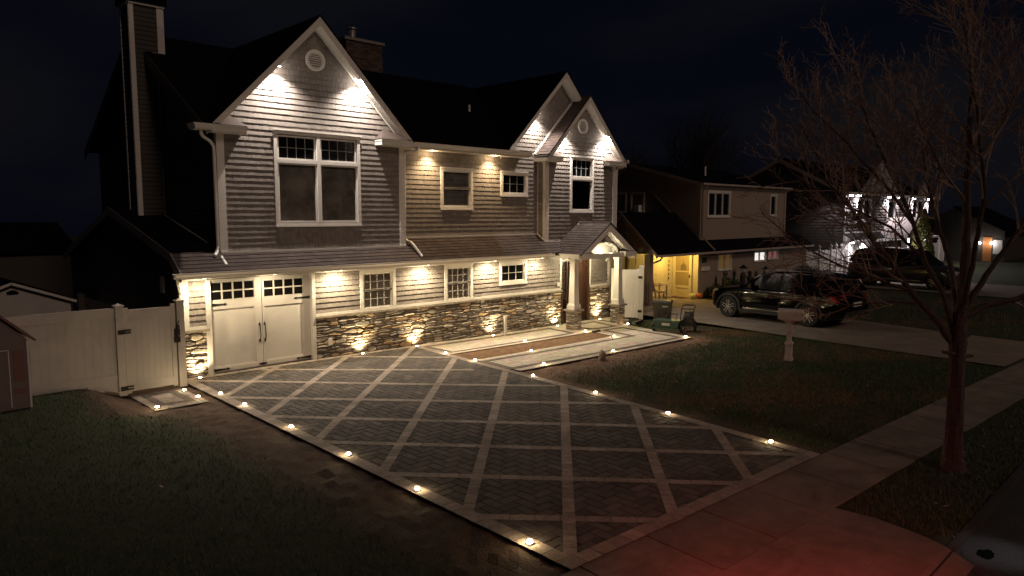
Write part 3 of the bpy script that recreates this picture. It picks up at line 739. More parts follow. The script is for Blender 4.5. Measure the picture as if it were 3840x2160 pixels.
for x, e in ((.36, 85), (2.0, 45), (3.78, 165), (6.55, 165), (9.12, 165), (11.2, 110)): soffit_light(x, -.40, 2.265, e, YEL, 'lampwarm', 172, .7)
lamp('POINT', 'portico_lamp', (13.3, -.62, 2.18), 95, (1, .86, .52), por, .06)
lamp('POINT', 'vault_lamp', (13.45, -1.02, 2.42), 5, (1, .88, .6), por, .04)
lamp('POINT', 'rake_lamp', (13.75, -1.27, 2.45), 6, (1, .88, .6), por, .04)
# uplights washing the stone
def uplight(x, y, e, label, aim=(0, .25, 1)):
    z = gz(x, y); u = thing('ground_uplight', label, 'uplight', (x, y, z), 'uplights at the foot of the stone walls')
    MB().lathe([(.055, z - .01), (.055, z + .02), (.045, z + .02)], (x, y, 0), 14).build('housing', 'iron', u)
    MB().lathe([(.036, z + .021), (.036, z + .026)], (x, y, 0), 14).build('lens', 'lampground', u)
    lamp('SPOT', 'uplight_lamp', (x, y, z + .04), e, (1, .76, .42), u, .02, 118, 1., (x + aim[0], y + aim[1], z + aim[2]))
uplight(.26, -.17, 170, 'uplight at the foot of the narrow stone pier left of the garage door')
uplight(4.50, -.20, 170, 'uplight on the stone wall below the first lower window')
uplight(6.28, -.20, 170, 'uplight where driveway, walkway and stone wall meet')
uplight(9.22, -.20, 130, 'uplight on the stone wall left of the white pipe')
uplight(12.20, -.21, 140, 'uplight just left of the front door')
uplight(14.48, -.22, 150, 'uplight just right of the front door')
# ================================================================== GROUND AND PAVING
def noise2(x, y, s=1.):
    return (math.sin(x * 1.3 * s + 1.7 * math.sin(y * .9 * s)) + math.sin(y * 1.7 * s + 1.3 * math.sin(x * 1.1 * s + 2)) + .6 * math.sin((x + y) * 3.1 * s) + .5 * math.sin((x - 1.7 * y) * 5.3 * s)) / 3.1
def grassy(x, y):
    """0 bare soil ... 1 dense grass"""
    n = noise2(x, y, 1.1)
    if x < 2 and y > -11.9: return ss(-x, .95 + .25 * n + (.9 if y > -2.6 else 0) , 1.65 + .25 * n + (.9 if y > -2.6 else 0)) if y > -11.7 else 1
    if y < -12.6: return .85
    d = 1 - (1 - ss(-y, 5.0, 6.6 + .5 * n)) * (1 - ss(x, 13.2, 14.2))
    e = ss(x - (5.1 + (y + 12) * .11), .15, .75 + .2 * n)
    p = 1 - .6 * ss(noise2(x * .6 + 3, y * .8), .15, .7)
    return max(.04, min(d, e) * p)
def build_ground():
    xs = np.concatenate([np.arange(-70, -12, 8.), np.arange(-12, 26, .16), np.arange(26, 140, 6.)])
    ys = np.concatenate([np.arange(-14.28, 6, .16), np.arange(6, 130, 8.)])
    nx, ny = len(xs), len(ys); vs = []; cs = []
    for y in ys:
        for x in xs:
            g = grassy(x, y) if -12 < x < 26 and y < 6 else 1
            vs.append((x, y, gz(x, y) - .035 + (.010 * noise2(x * 3, y * 3) + (1 - g) * R(-.018, .016) if -12 < x < 26 else 0)))
            so_ = 2.1 if x > 5 and y > -8 else 1; cs.append((lerp(.075 * so_, .032, g), lerp(.038 * so_, .042, g), lerp(.022 * so_, .013, g), 1))
    fs = [(j * nx + i, j * nx + i + 1, (j + 1) * nx + i + 1, (j + 1) * nx + i) for j in range(ny - 1) for i in range(nx - 1)]
    me = bpy.data.meshes.new('ground'); me.from_pydata(vs, [], fs)
    at = me.color_attributes.new('Col', 'FLOAT_COLOR', 'POINT'); at.data.foreach_set('color', np.array(cs, 'f').ravel())
    m = mat('ground_mix', (1, 1, 1), .95, var=.5, nscale=7, bump=1, bscale=25, usecol=True)
    me.materials.append(m); o = bpy.data.objects.new('ground', me); C.objects.link(o); tag(o, kind='structure')
build_ground()
struct(MB().face([(-70, -30, -.07), (140, -30, -.07), (140, -14.37, -.07), (-70, -14.37, -.07)]), 'road', 'asphalt')
cb = MB(); x = -20
while x < 60: cb.box(x + .004, x + 2.99, -14.38, -14.29, -.2, -.012); x += 3
struct(cb, 'curb', mat('curb_concrete', (.035, .03, .028), .9, var=.3, nscale=4, bump=.4))
def flat(x, y, o): return (x, y, gz(x, y) + o)
# sidewalk slabs
sw = MB(); random.seed(5)
def swy(x): return -11.735 - .0575 * (x + .34)
x = -8.02
while x < 60:
    g = R(.9, 1.08); q = [(x + .010, swy(x) - 1.03), (x + 1.088, swy(x + 1.1) - 1.03), (x + 1.174, swy(x + 1.1) - .006), (x + .096, swy(x) - .006)]
    z = 0.0 + R(-.002, .002)
    sw.hexa([(a, b, -.08) for a, b in q] + [(a, b, z) for a, b in q], (g, g, g)); x += 1.1
M['walk'] = mat('sidewalk_concrete', (.24, .19, .16), .92, dirt=.35, var=.28, nscale=2.2, bump=.5, bscale=120, usecol=True)
struct(sw, 'sidewalk', 'walk')
sand = MB(); sand.face([(-8, swy(-8) - 1.02, -.012), (60, swy(60) - 1.02, -.012), (60, swy(60) - .01, -.012), (-8, swy(-8) - .01, -.012)]); struct(sand, 'sidewalk_bed', 'sand')
ap = MB(); ap.face([(-4.2, -14.3, .001), (3.02, -14.3, .001), (3.12, -14.1, .001), (3.2, -13.8, .001), (3.27, -13.45, .001), (3.22, swy(3.2) - 1.04, .001), (-4.2, swy(-4.2) - 1.04, .001)], (1, 1, 1))
ap.face([(-4.2, -14.3, .001), (-4.2, -14.60, -.066), (2.9, -14.60, -.066), (3.02, -14.3, .001)], (1, 1, 1))
struct(ap, 'driveway_apron', M['walk'])
# driveway
DR = [(-.12, -.02), (-.36, -11.735), (5.12, -12.045), (6.42, -.02)]
dc = ccw(DR)
b = MB()
tiles(b, DR, flat, .5, .5, .5, 0, -.010); struct(b, 'driveway_bed', 'sand')
pv = MB(); random.seed(11); w = .155; PC = [(.125, .106, .096), (.108, .094, .086), (.15, .125, .11), (.092, .082, .077), (.132, .113, .10)]
for k in range(-60, 70):
    for m_ in range(-28, 28):
        for X, Y, sx, sy in ((k, k + 4 * m_, 2, 1), (k, k + 1 + 4 * m_, 1, 2)):
            x0, y0 = X * w, Y * w - 6
            if not (-1 < x0 < 7 and -12.5 < y0 < .5): continue
            g = .006; q = clip([(x0 + g, y0 + g), (x0 + sx * w - g, y0 + g), (x0 + sx * w - g, y0 + sy * w - g), (x0 + g, y0 + sy * w - g)], dc)
            if len(q) < 3: continue
            c_ = random.choice(PC); gg = R(.8, 1.2); z = R(-.002, .001)
            cx = sum(p[0] for p in q) / len(q); cy = sum(p[1] for p in q) / len(q)
            a = [flat(px, py, -.008) for px, py in q]; bb = [flat(px + (.006 if px < cx else -.006), py + (.006 if py < cy else -.006), z) for px, py in q]
            n = len(q); pv.mesh(a + bb, [tuple(range(n, 2 * n))] + [(i, (i + 1) % n, n + (i + 1) % n, n + i) for i in range(n)], tuple(v * gg for v in c_))
struct(pv, 'driveway', 'paver')
def band(mb, p, q, wd, bl, cols, clipp=None, off=.004, ext=0., flatf=flat):
    p = Vector((*p, 0)); q = Vector((*q, 0)); d = (q - p).normalized(); p = p - d * ext; q = q + d * ext; L = (q - p).length; n = max(1, round(L / bl)); s_ = Vector((-d.y, d.x, 0)) * wd / 2
    for i in range(n):
        a = p + d * (L * i / n + .004); c_ = p + d * (L * (i + 1) / n - .004)
        poly = [(a - s_), (c_ - s_), (c_ + s_), (a + s_)]; poly = [(v.x, v.y) for v in poly]
        if clipp: poly = clip(ccw(poly), clipp)
        if len(poly) > 2:
            g = R(.86, 1.12); z = off + R(0, .002); mb.face([flatf(x, y, z) for x, y in poly], tuple(c * g for c in random.choice(cols)))
TAN = [(.40, .33, .28), (.43, .355, .30), (.37, .31, .265), (.46, .38, .325)]
DKB = [(.13, .10, .082), (.145, .11, .09), (.115, .09, .075)]
LT = [(.60, .53, .43), (.56, .49, .395), (.64, .57, .46), (.54, .47, .38)]
bd = MB()
f1 = [(1.92, -.37, .11, -2.06), (4.02, -.2, .07, -3.95), (5.98, -.37, .03, -5.9), (6.02, -2.2, -.09, -7.92), (5.83, -4.3, -.2, -9.89), (5.64, -6.31, -.2, -11.58), (5.39, -8.34, 1.61, -11.68), (5.13, -10.24, 3.37, -11.77)]
f2 = [(.1, -.33, 5.16, -5.83), (.1, -2.37, 5.15, -7.9), (.1, -4.27, 5.06, -10.05), (-.03, -6.19, 4.76, -11.68), (-.1, -8.13, 3.13, -11.78), (-.2, -10.04, 1.42, -11.79), (1.61, -.2, 4.98, -3.35), (3.84, -.05, 6.1, -2.18)]
for l in f2: band(bd, l[:2], l[2:], .155, .30, TAN, dc, .003, .5)
for l in f1: band(bd, l[:2], l[2:], .155, .155, TAN, dc, .006, .5)
for p, q in ((DR[0], DR[1]), (DR[1], DR[2]), (DR[2], DR[3]), (DR[3], DR[0])):
    p = Vector((*p, 0)); q = Vector((*q, 0)); d = (q - p).normalized(); nrm = Vector((-d.y, d.x, 0)) * .105
    band(bd, (p + nrm)[:2], (q + nrm)[:2], .21, .22 if abs(d.y) > .5 else .25, TAN, None, .009)
struct(bd, 'driveway_border', 'paver')
# walkway: pale blocks, dark inlaid frames
random.seed(21)
WK = [[(6.42, 0), (6.30, -1.75), (12.23, -1.80), (12.3, 0)], [(12.3, 0), (12.23, -1.80), (14.03, -1.80), (15.3, -.9), (15.3, -.02)],
      [(6.26, -2.83), (6.03, -4.58), (13.16, -4.85), (13.75, -2.9), (11.92, -2.9)], [(12.20, -1.80), (11.90, -2.9), (13.75, -2.9), (14.05, -1.80)]]
wb = MB(); wk = MB()
for i, p_ in enumerate(WK):
    tiles(wb, p_, flat, .5, .5, .5, 0, -.008)
    tiles(wk, p_, flat, .17, .17, .40, .010, .002 + .0003 * i, 0, lambda: tuple(c * R(.88, 1.1) for c in random.choice(LT)))
struct(wb, 'walkway_bed', 'sand'); struct(wk, 'walkway', 'pale')
db = MB()
for path in ([(6.46, -.38), (6.46, -1.56), (11.46, -1.50), (11.64, -.34), (6.46, -.38)], [(12.5, -.42), (12.53, -1.45), (13.59, -1.60), (13.88, -.45), (12.5, -.42)],
             [(6.22, -3.11), (6.10, -4.24), (12.93, -4.56), (13.52, -1.95), (12.64, -1.88), (12.28, -3.28), (6.22, -3.11)], [(14.35, -.35), (14.3, -1.35), (15.1, -.75)]):
    for a, c_ in zip(path[:-1], path[1:]): band(db, a, c_, .19, .2, DKB, None, .006 + .001 * (abs(a[0] - c_[0]) > 1), .05)
struct(db, 'walkway_inlay', 'pale')
bl = MB()
for path in ([(6.33, -.10), (12.5, -.09)], [(6.28, -1.68), (12.2, -1.73)], [(6.2, -2.90), (11.9, -2.95)], [(6.05, -4.49), (13.12, -4.76)], [(13.12, -4.76), (13.98, -1.9)], [(11.9, -2.95), (12.2, -1.73)]):
    band(bl, path[0], path[1], .15, .24, LT, None, .010)
struct(bl, 'walkway_border', 'pale')
# soil bed between the two arms of the walk
sb = MB(); n = 26; mm = 7; g_ = []
for j in range(mm + 1):
    for i in range(n + 1):
        u, v = i / n, j / mm; x = lerp(lerp(6.29, 12.16, u), lerp(6.24, 11.9, u), v); y = lerp(lerp(-1.77, -1.82, u), lerp(-2.82, -2.88, u), v)
        e = min(v, 1 - v, u * 4, (1 - u) * 4); g_.append((x, y, gz(x, y) - .012 + .05 * min(e * 3, 1) * (R(.2, 1)) * .6))
for j in range(mm):
    for i in range(n): k = j * (n + 1) + i; sb.f.append((k, k + n + 1, k + n + 2, k + 1)); sb.c.append(None)
sb.v = g_; tag(sb.build('planting_bed', mat('bed_soil', (.20, .105, .045), .95, var=.55, nscale=8, bump=1, bscale=30), None, True), kind='structure')
# small landing in front of the side gate
gp_ = [(-1.36, -.60), (-1.36, -2.25), (-.36, -2.27), (-.36, -.60)]
b = MB(); tiles(b, gp_, flat, .5, .5, .5, 0, -.03); struct(b, 'gate_landing_bed', 'sand')
b = MB(); tiles(b, gp_, lambda x, y, o: (x, y, o), .165, .2, .33, .008, -.012, 0, lambda: tuple(c * R(.9, 1.1) for c in random.choice(TAN))); struct(b, 'gate_landing', 'paver')
b = MB(); path = [(-1.13, -.93), (-1.13, -1.90), (-.60, -1.94), (-.60, -.93), (-1.13, -.93)]
for a, c_ in zip(path[:-1], path[1:]): band(b, a, c_, .15, .3, DKB, None, -.006, .07, lambda x, y, o: (x, y, o))
struct(b, 'gate_landing_inlay', 'paver')
# neighbour's driveway and porch slab
nd = MB(); nd.face([(15.95, .2, .003), (15.75, -3.5, .003), (15.25, -7, .003), (14.78, -12.50, .003), (19.15, -12.78, .003), (19.45, -10.7, .003), (20.2, -7.2, .003), (21.1, -3, .003), (21.98, .3, .003)])
nd.box(16.6, 22, .3, 1.6, -.1, .006); struct(nd, 'neighbour_driveway', 'concrete')
nd = MB(); nd.face([(36.6, .3, .003), (32.3, -3, .003), (32.0, -13.2, .003), (36.0, -13.5, .003), (37.9, .3, .003), (42.0, .3, .003), (41, -14, .003), (36, -13.6, .003)][:3] + [(31.8, -13.8, .003), (38.2, -14.1, .003), (39.8, .3, .003)]); struct(nd, 'far_driveway', 'concrete')
# grass blades
def grass():
    rng = np.random.default_rng(4); P = []
    zones = [(-9, -.35, -13, 1.0, 42000, 1), (5.0, 16, -12.7, -4.4, 95000, 1), (3.3, 16, -14.3, -13.05, 20000, 1), (-9, -4.2, -14.3, -12.6, 3000, 1), (19.3, 36, -13.6, -.3, 16000, 1.7), (13.2, 16, -4.9, -1.4, 5000, 1)]
    V = []; F = []; Cc = []; n0 = 0
    for x0, x1, y0, y1, n, sc in zones:
        X = rng.uniform(x0, x1, n); Y = rng.uniform(y0, y1, n); A = rng.uniform(0, 6.28, n); Hh = rng.uniform(.03, .07, n) * sc; Rn = rng.uniform(0, 1, n)
        for x, y, a, h, r in zip(X, Y, A, Hh, Rn):
            if r > grassy(x, y) * 1.05 and x < 16: continue
            s0 = swy(x)
            if s0 - 1.06 < y < s0 + .01 - (0 if x > 5 else -.03): continue
            if -.42 + .02 < x < 5.12 + (y + 12.045) * .108 and y < 0: 
                if y > s0: continue
            if x > 5 and y > -4.9 and x < 14.1 and y > -4.62 - .04 * (x - 6): continue
            if x < 0 and x > -1.42 and y > -2.3: continue
            if x < 0 and y > -.66: continue
            if x > 14 and x < 22 and y > -12.75:
                e = 15.75 + (y + 3.5) * .11 if y < -3.5 else 15.78
                if e - .03 < x < 19.15 + (y + 12.7) * .19: continue
            if 31.8 < x: continue
            if x > 19 and y > -.6: continue
            w = .0035 * sc + .002; dx, dy = math.cos(a), math.sin(a); z = gz(x, y) - .035; ln = h * (.2 + .8 * r * 1.0)
            V += [(x - dx * w, y - dy * w, z), (x + dx * w, y + dy * w, z), (x - dy * ln, y + dx * ln, z + h)]
            F.append((n0, n0 + 1, n0 + 2)); n0 += 3
            b_ = ss(noise2(x * .7, y * .7) + (r - .5) * .9, .05, .55) if x > 3 and y > -12.8 else .12 * r
            c_ = (lerp(.06, .24, b_), lerp(.095, .13, b_), lerp(.025, .055, b_), 1); Cc += [c_] * 3
    me = bpy.data.meshes.new('lawn_grass'); me.from_pydata(V, [], F)
    at = me.color_attributes.new('Col', 'FLOAT_COLOR', 'POINT'); at.data.foreach_set('color', np.array(Cc, 'f').ravel())
    me.materials.append(mat('grass_blade', (1, 1, 1), .7, usecol=True)); o = bpy.data.objects.new('lawn_grass', me); C.objects.link(o)
    tag(o, 'short grass of the front lawns and the verge', 'grass', kind='stuff')
grass()

# ================================================================== PATH LIGHTS
SP_ = [((-.01, -1.95), 'x'), ((-.02, -3.11), 'second from the house of the path lights on the left driveway border'),
 ((-.07, -5.09), 'third from the house of the path lights on the left driveway border'), ((-.12, -7.02), 'fourth from the house of the path lights on the left driveway border'), ((-.21, -8.88), 'path light on the left driveway border, second from the street'),
 ((-.25, -11.02), 'path light on the left driveway border nearest the street'),
 ((5.80, -5.23), 'path light on the right driveway border beside the walkway corner'), ((5.55, -7.26), 'second path light from the walkway on the right driveway border'), ((5.32, -9.16), 'third path light from the walkway on the right driveway border'), ((5.08, -11.26), 'path light on the right driveway border nearest the sidewalk'),
 ((6.18, -1.61), 'path light where driveway meets the near end of the inner walkway arm'), ((9.19, -1.62), 'path light on the inner walkway edge midway along the soil bed'), ((11.94, -1.66), 'path light at the far upper corner of the soil bed, by the stone column'),
 ((6.10, -2.89), 'path light at the near lower corner of the soil bed'), ((8.10, -2.94), 'path light on the outer walkway arm, middle of the soil bed edge'), ((11.73, -2.99), 'path light at the far lower corner of the soil bed'),
 ((6.97, -4.47), 'first path light from the driveway on the outer walkway edge by the lawn'), ((9.61, -4.58), 'path light on the outer walkway edge beside the pale rock'), ((13.05, -4.69), 'path light at the far pointed corner of the walkway'),
 ((14.22, -1.66), 'path light right of the second stone column'), ((-.42, -1.1), 'path light on the gate landing nearest the fence post'), ((-.42, -1.85), 'path light on the driveway side of the gate landing, by its front corner'), ((-1.28, -2.10), 'path light at the lawn corner of the gate landing')]
SP_ = [s if i != 0 else (s[0], 'path light nearest the house of the six on the left driveway border') for i, s in enumerate(SP_)]
proto = None
for (x, y), lb in SP_:
    z = gz(x, y) + .012 - (.012 if x < -.3 and y > -2.3 else 0)
    if proto is None:
        t_ = proto = thing('path_light', lb, 'path light', (0, 0, 0), 'small round path lights set in the paving')
        MB().lathe([(.052, .0), (.052, .012), (.040, .016)], (0, 0, 0), 16).build('rim', 'alloy', t_)
        MB().lathe([(.034, .012), (.034, .026), (.024, .038), (.005, .042)], (0, 0, 0), 14).build('lens', 'lampground', t_)
        lamp('POINT', 'path_lamp', (0, 0, .07), 2.0, (1, .74, .40), t_, .03)
    else: t_ = copy_tree(proto); t_['label'] = lb
    t_.location = (x, y, z)
    for ch_ in t_.children:
        if ch_.type == 'LIGHT': ch_.data = ch_.data.copy(); ch_.data.energy *= R(.55, 1.5); ch_.location = (R(-.02, .02), R(-.02, .02), R(.055, .08))

# ================================================================== SMALL THINGS BY THE WALK
z = gz(9.54, -.42); bo = thing('pipe_bollard', 'short pale capped pipe standing on the walkway by the stone wall', 'pipe', (9.54, -.42, z))
MB().tube([(9.54, -.42, z), (9.54, -.42, z + .56)], .05, 14).build('pipe', 'mail', bo); MB().lathe([(.062, z + .55), (.066, z + .60), (.05, z + .635), (.0, z + .65)], (9.54, -.42, 0), 14).build('cap', 'mail', bo)
m = MB(); random.seed(9); m.blob((8.6, -5.0, .05), (.11, .09, .15), 9, 6, .16); tag(m.build('loose_rock', 'rock', None, False), 'pale pointed rock standing at the lawn edge of the walkway', 'rock')
m = MB(); z = gz(14.1, -1.4); m.hexa([(13.98, -1.47, z), (14.28, -1.44, z + .02), (14.28, -1.36, z + .02), (13.98, -1.38, z), (14.08, -1.36, z + .36), (14.34, -1.33, z + .33), (14.34, -1.31, z + .33), (14.08, -1.33, z + .36)])
tag(m.build('stone_slab', 'rock', None), 'loose stone slab leaning against the base of the right porch column', 'slab')
m = MB(); m.beam((12.0, -1.93, gz(12, -2) + .03), (12.35, -1.91, gz(12, -2) + .03), .10, .05); tag(m.build('edging_block', 'darkplastic', None), 'dark strip lying at the far end of the soil bed by the column', 'edging')
m = MB(); m.beam((14.35, -1.82, gz(14, -2) + .04), (14.95, -1.72, gz(14, -2) + .07), .14, .08); tag(m.build('edging_block', 'darkplastic', None), 'dark block lying right of the second porch column beside the walkway', 'edging')
m = MB(); m.beam((-1.85, -.9, .2), (-1.62, -1.0, .14), .06, .04); tag(m.build('stone_chip', 'rock', None), 'pale chip of stone on the grass at the foot of the gate post', 'stone')
random.seed(14)
for i in range(26):
    x = R(5.8, 15) if i > 6 else (R(-6, -1.4) if i < 2 else R(3.6, 9)); y = R(-12, -6) if (i > 6) else (R(-11, -4) if i < 2 else R(-14.2, -13.2)); a = R(0, 6); z = gz(x, y) + .015
    if i == 0: lf = tag(MB().mesh([(-.035, 0, 0), (0, -.022, .006), (.04, 0, .012), (0, .024, .004)], [(0, 1, 2), (0, 2, 3)]).build('fallen_leaf', 'leaf'), 'dry curled leaf lying on the grass', 'leaf', 'fallen leaves scattered on the grass')
    else: lf = lf.copy(); C.objects.link(lf)
    lf.location = (x, y, z); lf.rotation_euler = (R(-.3, .3), R(-.3, .3), a); s_ = R(.7, 1.3); lf.scale = (s_, s_, s_)
# open side gate right of the porch
og = thing('open_side_gate', 'white vinyl gate standing open right of the porch columns, with black hinges', 'gate', (15.45, -.7, -.12)); O1, O2 = (15.12, -.22), (15.78, -1.18); OL = math.hypot(O2[0] - O1[0], O2[1] - O1[1])
def om(u, d, z):
    dx, dy = (O2[0] - O1[0]) / OL, (O2[1] - O1[1]) / OL
    return (O1[0] + dx * u + dy * d, O1[1] + dy * u - dx * d, z)
om2 = lambda u, d, z: om(u, -d, z)
m = MB(); m.mbox(om, 0, .09, -.03, .03, -.10, 1.72); m.mbox(om, OL - .24, OL - .15, -.03, .03, -.10, 1.72); m.mbox(om, .09, OL - .24, -.028, .028, 1.50, 1.68); m.mbox(om, .09, OL - .24, -.028, .028, -.08, .08); m.build('gate_frame', 'trim', og)
m = MB()
for i in range(7): u0_ = .09 + i * (OL - .33) / 7; m.mbox(om, u0_ + .002, u0_ + (OL - .33) / 7 - .002, -.014, .014, .08, 1.50)
m.build('gate_boards', 'trim', og)
p_ = MB().mbox(om, OL - .14, OL, -.07, .07, -.14, 1.78).build('post', 'trim', og); MB().mbox(om, OL - .165, OL + .025, -.095, .095, 1.781, 1.82).build('post_cap', 'trim', p_)
for z in (1.36, .12): MB().mbox(om, OL - .19, OL - .05, -.078, -.071, z, z + .09).mbox(om, OL - .19, OL - .05, .071, .078, z, z + .09).build('hinge', 'iron', og)
# puddle on the road
m = MB(); random.seed(2); pts = []
for i in range(26):
    a = 2 * PI * i / 26; r = R(.09, .125); pts.append((3.30 + r * 1.2 * math.cos(a), -14.62 + r * math.sin(a) * .8, -.063))
m.face(pts); tag(m.build('puddle', mat('puddle_water', (.004, .004, .004), .05), None), kind='structure')
# patch of asphalt coloured paler, a painted pool of the white lamp's light
m = MB(); pts = []
for i in range(30):
    a = 2 * PI * i / 30; pts.append((3.25 + R(.45, .6) * math.cos(a), -14.70 + R(.24, .30) * math.sin(a), -.066))
m.face(pts); tag(m.build('road_light_pool', mat('painted_light_pool', (.07, .07, .07), .6, var=.6, nscale=30, bump=1, bscale=60), None), kind='structure')

# ================================================================== LEFT: FENCE, GATE, PLAY HOUSE, SHED
fe = thing('vinyl_fence', 'long white vinyl privacy fence panel left of the side gate', 'fence', (-4.2, -.6, 0))
A_, B_ = (-7.2, -.60), (-1.53, -.60)
def fencemap(u, d, z):
    L = math.hypot(B_[0] - A_[0], B_[1] - A_[1]); dx, dy = (B_[0] - A_[0]) / L, (B_[1] - A_[1]) / L
    return (A_[0] + dx * u - dy * d, A_[1] + dy * u + dx * d, z)
L = math.hypot(B_[0] - A_[0], B_[1] - A_[1]); m = MB(); u = 0
while u < L: m.mbox(fencemap, u + .0008, min(u + .1492, L), -.012, .02, .30, 1.72); u += .15
m.build('panel', 'vinyl', fe)
m = MB(); m.mbox(fencemap, 0, L, -.035, .03, 1.60, 1.80); m.mbox(fencemap, 0, L, -.035, .03, .10, .44); m.build('rail', 'vinyl', fe)
def post(par, x, y, z0, z1, w=.065, mt='vinyl'):
    m = MB(); m.box(x - w, x + w, y - w, y + w, z0, z1); p = m.build('post', mt, par)
    m = MB(); m.box(x - w - .02, x + w + .02, y - w - .02, y + w + .02, z1, z1 + .03)
    a = w + .005; m.mesh([(x - a, y - a, z1 + .03), (x + a, y - a, z1 + .03), (x + a, y + a, z1 + .03), (x - a, y + a, z1 + .03), (x, y, z1 + .07)], [(0, 1, 4), (1, 2, 4), (2, 3, 4), (3, 0, 4)])
    m.build('post_cap', mt, p); return p
pp = post(fe, -1.455, -.60, 0, 1.82, .072); MB().box(-1.50, -1.41, -.676, -.673, 1.69, 1.75).build('maker_sticker', 'sticker', pp)
post(fe, -.275, -.60, 0, 1.83, .075)
gt = thing('side_gate', 'closed white vinyl gate with black hinges between driveway corner and lawn', 'gate', (-.87, -.60, 0))
GA, GB = (-1.37, -.60), (-.37, -.60)
def gm(u, d, z): return (lerp(GA[0], GB[0], u) , lerp(GA[1], GB[1], u) + d, z)
m = MB(); m.mbox(gm, 0, .09, -.035, .035, .02, 1.78); m.mbox(gm, .91, 1.0, -.035, .035, .03, 1.80); m.mbox(gm, .09, .91, -.03, .03, 1.52, 1.74); m.mbox(gm, .09, .91, -.03, .03, .06, .24); m.build('gate_frame', 'vinyl', gt)
m = MB()
for i in range(7): m.mbox(gm, .09 + i * .117 + .001, .09 + (i + 1) * .117 - .001, -.015, .015, .24, 1.52)
m.mbox(gm, .10, .80, -.036, -.030, 1.525, 1.545); m.build('gate_boards', 'vinyl', gt)
for z in (1.26, .10):
    m = MB(); m.box(-1.50, -1.42, -.690, -.674, z, z + .09); m.box(-1.36, -1.25, -.655, -.637, z, z + .03); m.box(-1.36, -1.25, -.655, -.637, z + .055, z + .085); m.box(-1.42, -1.36, -.675, -.645, z + .0, z + .09); m.build('hinge', 'iron', gt)
m = MB(); m.box(-.41, -.31, -.70, -.637, 1.12, 1.26); m.box(-.38, -.32, -.72, -.70, 1.28, 1.34); m.tube([(-.36, -.69, 1.34), (-.36, -.73, 1.38), (-.33, -.73, 1.44)], .012, 6); m.build('latch', 'iron', gt)
m = MB(); m.box(-.42, -.31, -.71, -.637, .97, 1.09); m.build('lock', 'iron', gt)
ph = thing('toy_playhouse', 'child size pink plastic playhouse cut by the left edge, before the fence', 'playhouse', (-2.96, -.28, 0))
m = MB(); m.box(-4.4, -2.98, -.28, .7, 0, 1.32); m.prism([(-4.4, -.28, 1.32), (-2.98, -.28, 1.32), (-3.69, -.28, 2.05)], (0, .98, 0)); w_ = m.build('wall', 'pink', ph)
m = MB()
for a, b in (((-4.52, 1.22), (-3.69, 2.10)), ((-2.86, 1.30), (-3.69, 2.10))): m.beam((a[0], .2, a[1]), (b[0], .2, b[1]), 1.15, .045, (0, 0, 1))
m.build('roof', 'pinkroof', ph)
m = MB(); m.box(-3.0, -2.965, -.295, -.24, 0, 1.3); m.box(-3.30, -3.285, -.292, -.28, .05, 1.15); m.box(-4.0, -3.3, -.29, -.28, 1.14, 1.155); m.build('corner_trim', 'mail', ph)
m = MB(); m.tube([(-3.75 + .2 * math.cos(t_ / 10 * PI - PI / 2), -.30, .72 + .42 * math.sin(t_ / 10 * PI - PI / 2)) for t_ in range(11)], .012, 5); m.build('door_handle', 'mail', ph)
m = MB(); m.box(-3.22, -3.05, -.292, -.281, .55, 1.12); m.box(-3.22, -3.05, -.292, -.281, .30, .40); m.build('shutter', 'pinkroof', ph)
ph.location = (-3.16, -1.50, .26); ph.scale = (.924,) * 3
sh = thing('garden_shed', 'pale gabled garden shed roof showing above the left fence', 'shed', (-2.0, 8, 0))
m = MB(); m.box(-3.4, -.6, 7, 9.5, 0, 1.28); m.prism([(-3.4, 7, 1.28), (-.6, 7, 1.28), (-2.0, 7, 1.80)], (0, 2.5, 0)); m.build('wall', 'vinyl', sh)
m = MB()
for a, b in (((-3.55, 1.22), (-2.0, 1.84)), ((-.45, 1.22), (-2.0, 1.84))): m.beam((a[0], 8.2, a[1]), (b[0], 8.2, b[1]), 2.7, .05)
m.build('roof', 'roofdark', sh); m = MB()
for a, b in (((-3.55, 1.19), (-2.0, 1.80)), ((-.45, 1.19), (-2.0, 1.80))): m.beam((a[0], 6.86, a[1]), (b[0], 6.86, b[1]), .03, .07)
m.build('rake_board', 'trim', sh); m = MB(); m.prism([(-2.1, 6.97, 1.5), (-1.83, 6.97, 1.5), (-1.83, 6.97, 1.57), (-1.96, 6.97, 1.62), (-2.1, 6.97, 1.57)], (0, .03, 0)); m.build('vent', 'roofdark', sh)
bh = thing('back_building', 'dim plain building standing behind the left fence in the dark', 'building', (-3, 16, 0))
MB().box(-9, 1.1, 14, 20, 0, 2.3).build('wall', 'lap', bh); m = MB(); m.prism([(-9.3, 13.8, 2.3), (1.3, 13.8, 2.3), (1.3, 17, 3.3), (-9.3, 17, 3.3)], (0, 0, .06)); m.prism([(-9.3, 20.2, 2.3), (1.3, 20.2, 2.3), (1.3, 17, 3.3), (-9.3, 17, 3.3)], (0, 0, .06)); m.build('roof', 'roofdark', bh)
rp = thing('rear_post', 'grey capped post with a sloping lattice fence beyond the side gate', 'fence', (-1.04, 4, 0)); post(rp, -1.04, 4, 0, 1.64, .07, 'lap')
m = MB(); m.hexa([(-.97, 3.98, 0), (-.2, 3.0, 0), (-.2, 3.04, 0), (-.97, 4.02, 0), (-.97, 3.98, 1.62), (-.2, 3.0, 1.25), (-.2, 3.04, 1.25), (-.97, 4.02, 1.62)]); m.build('panel', 'lap', rp)
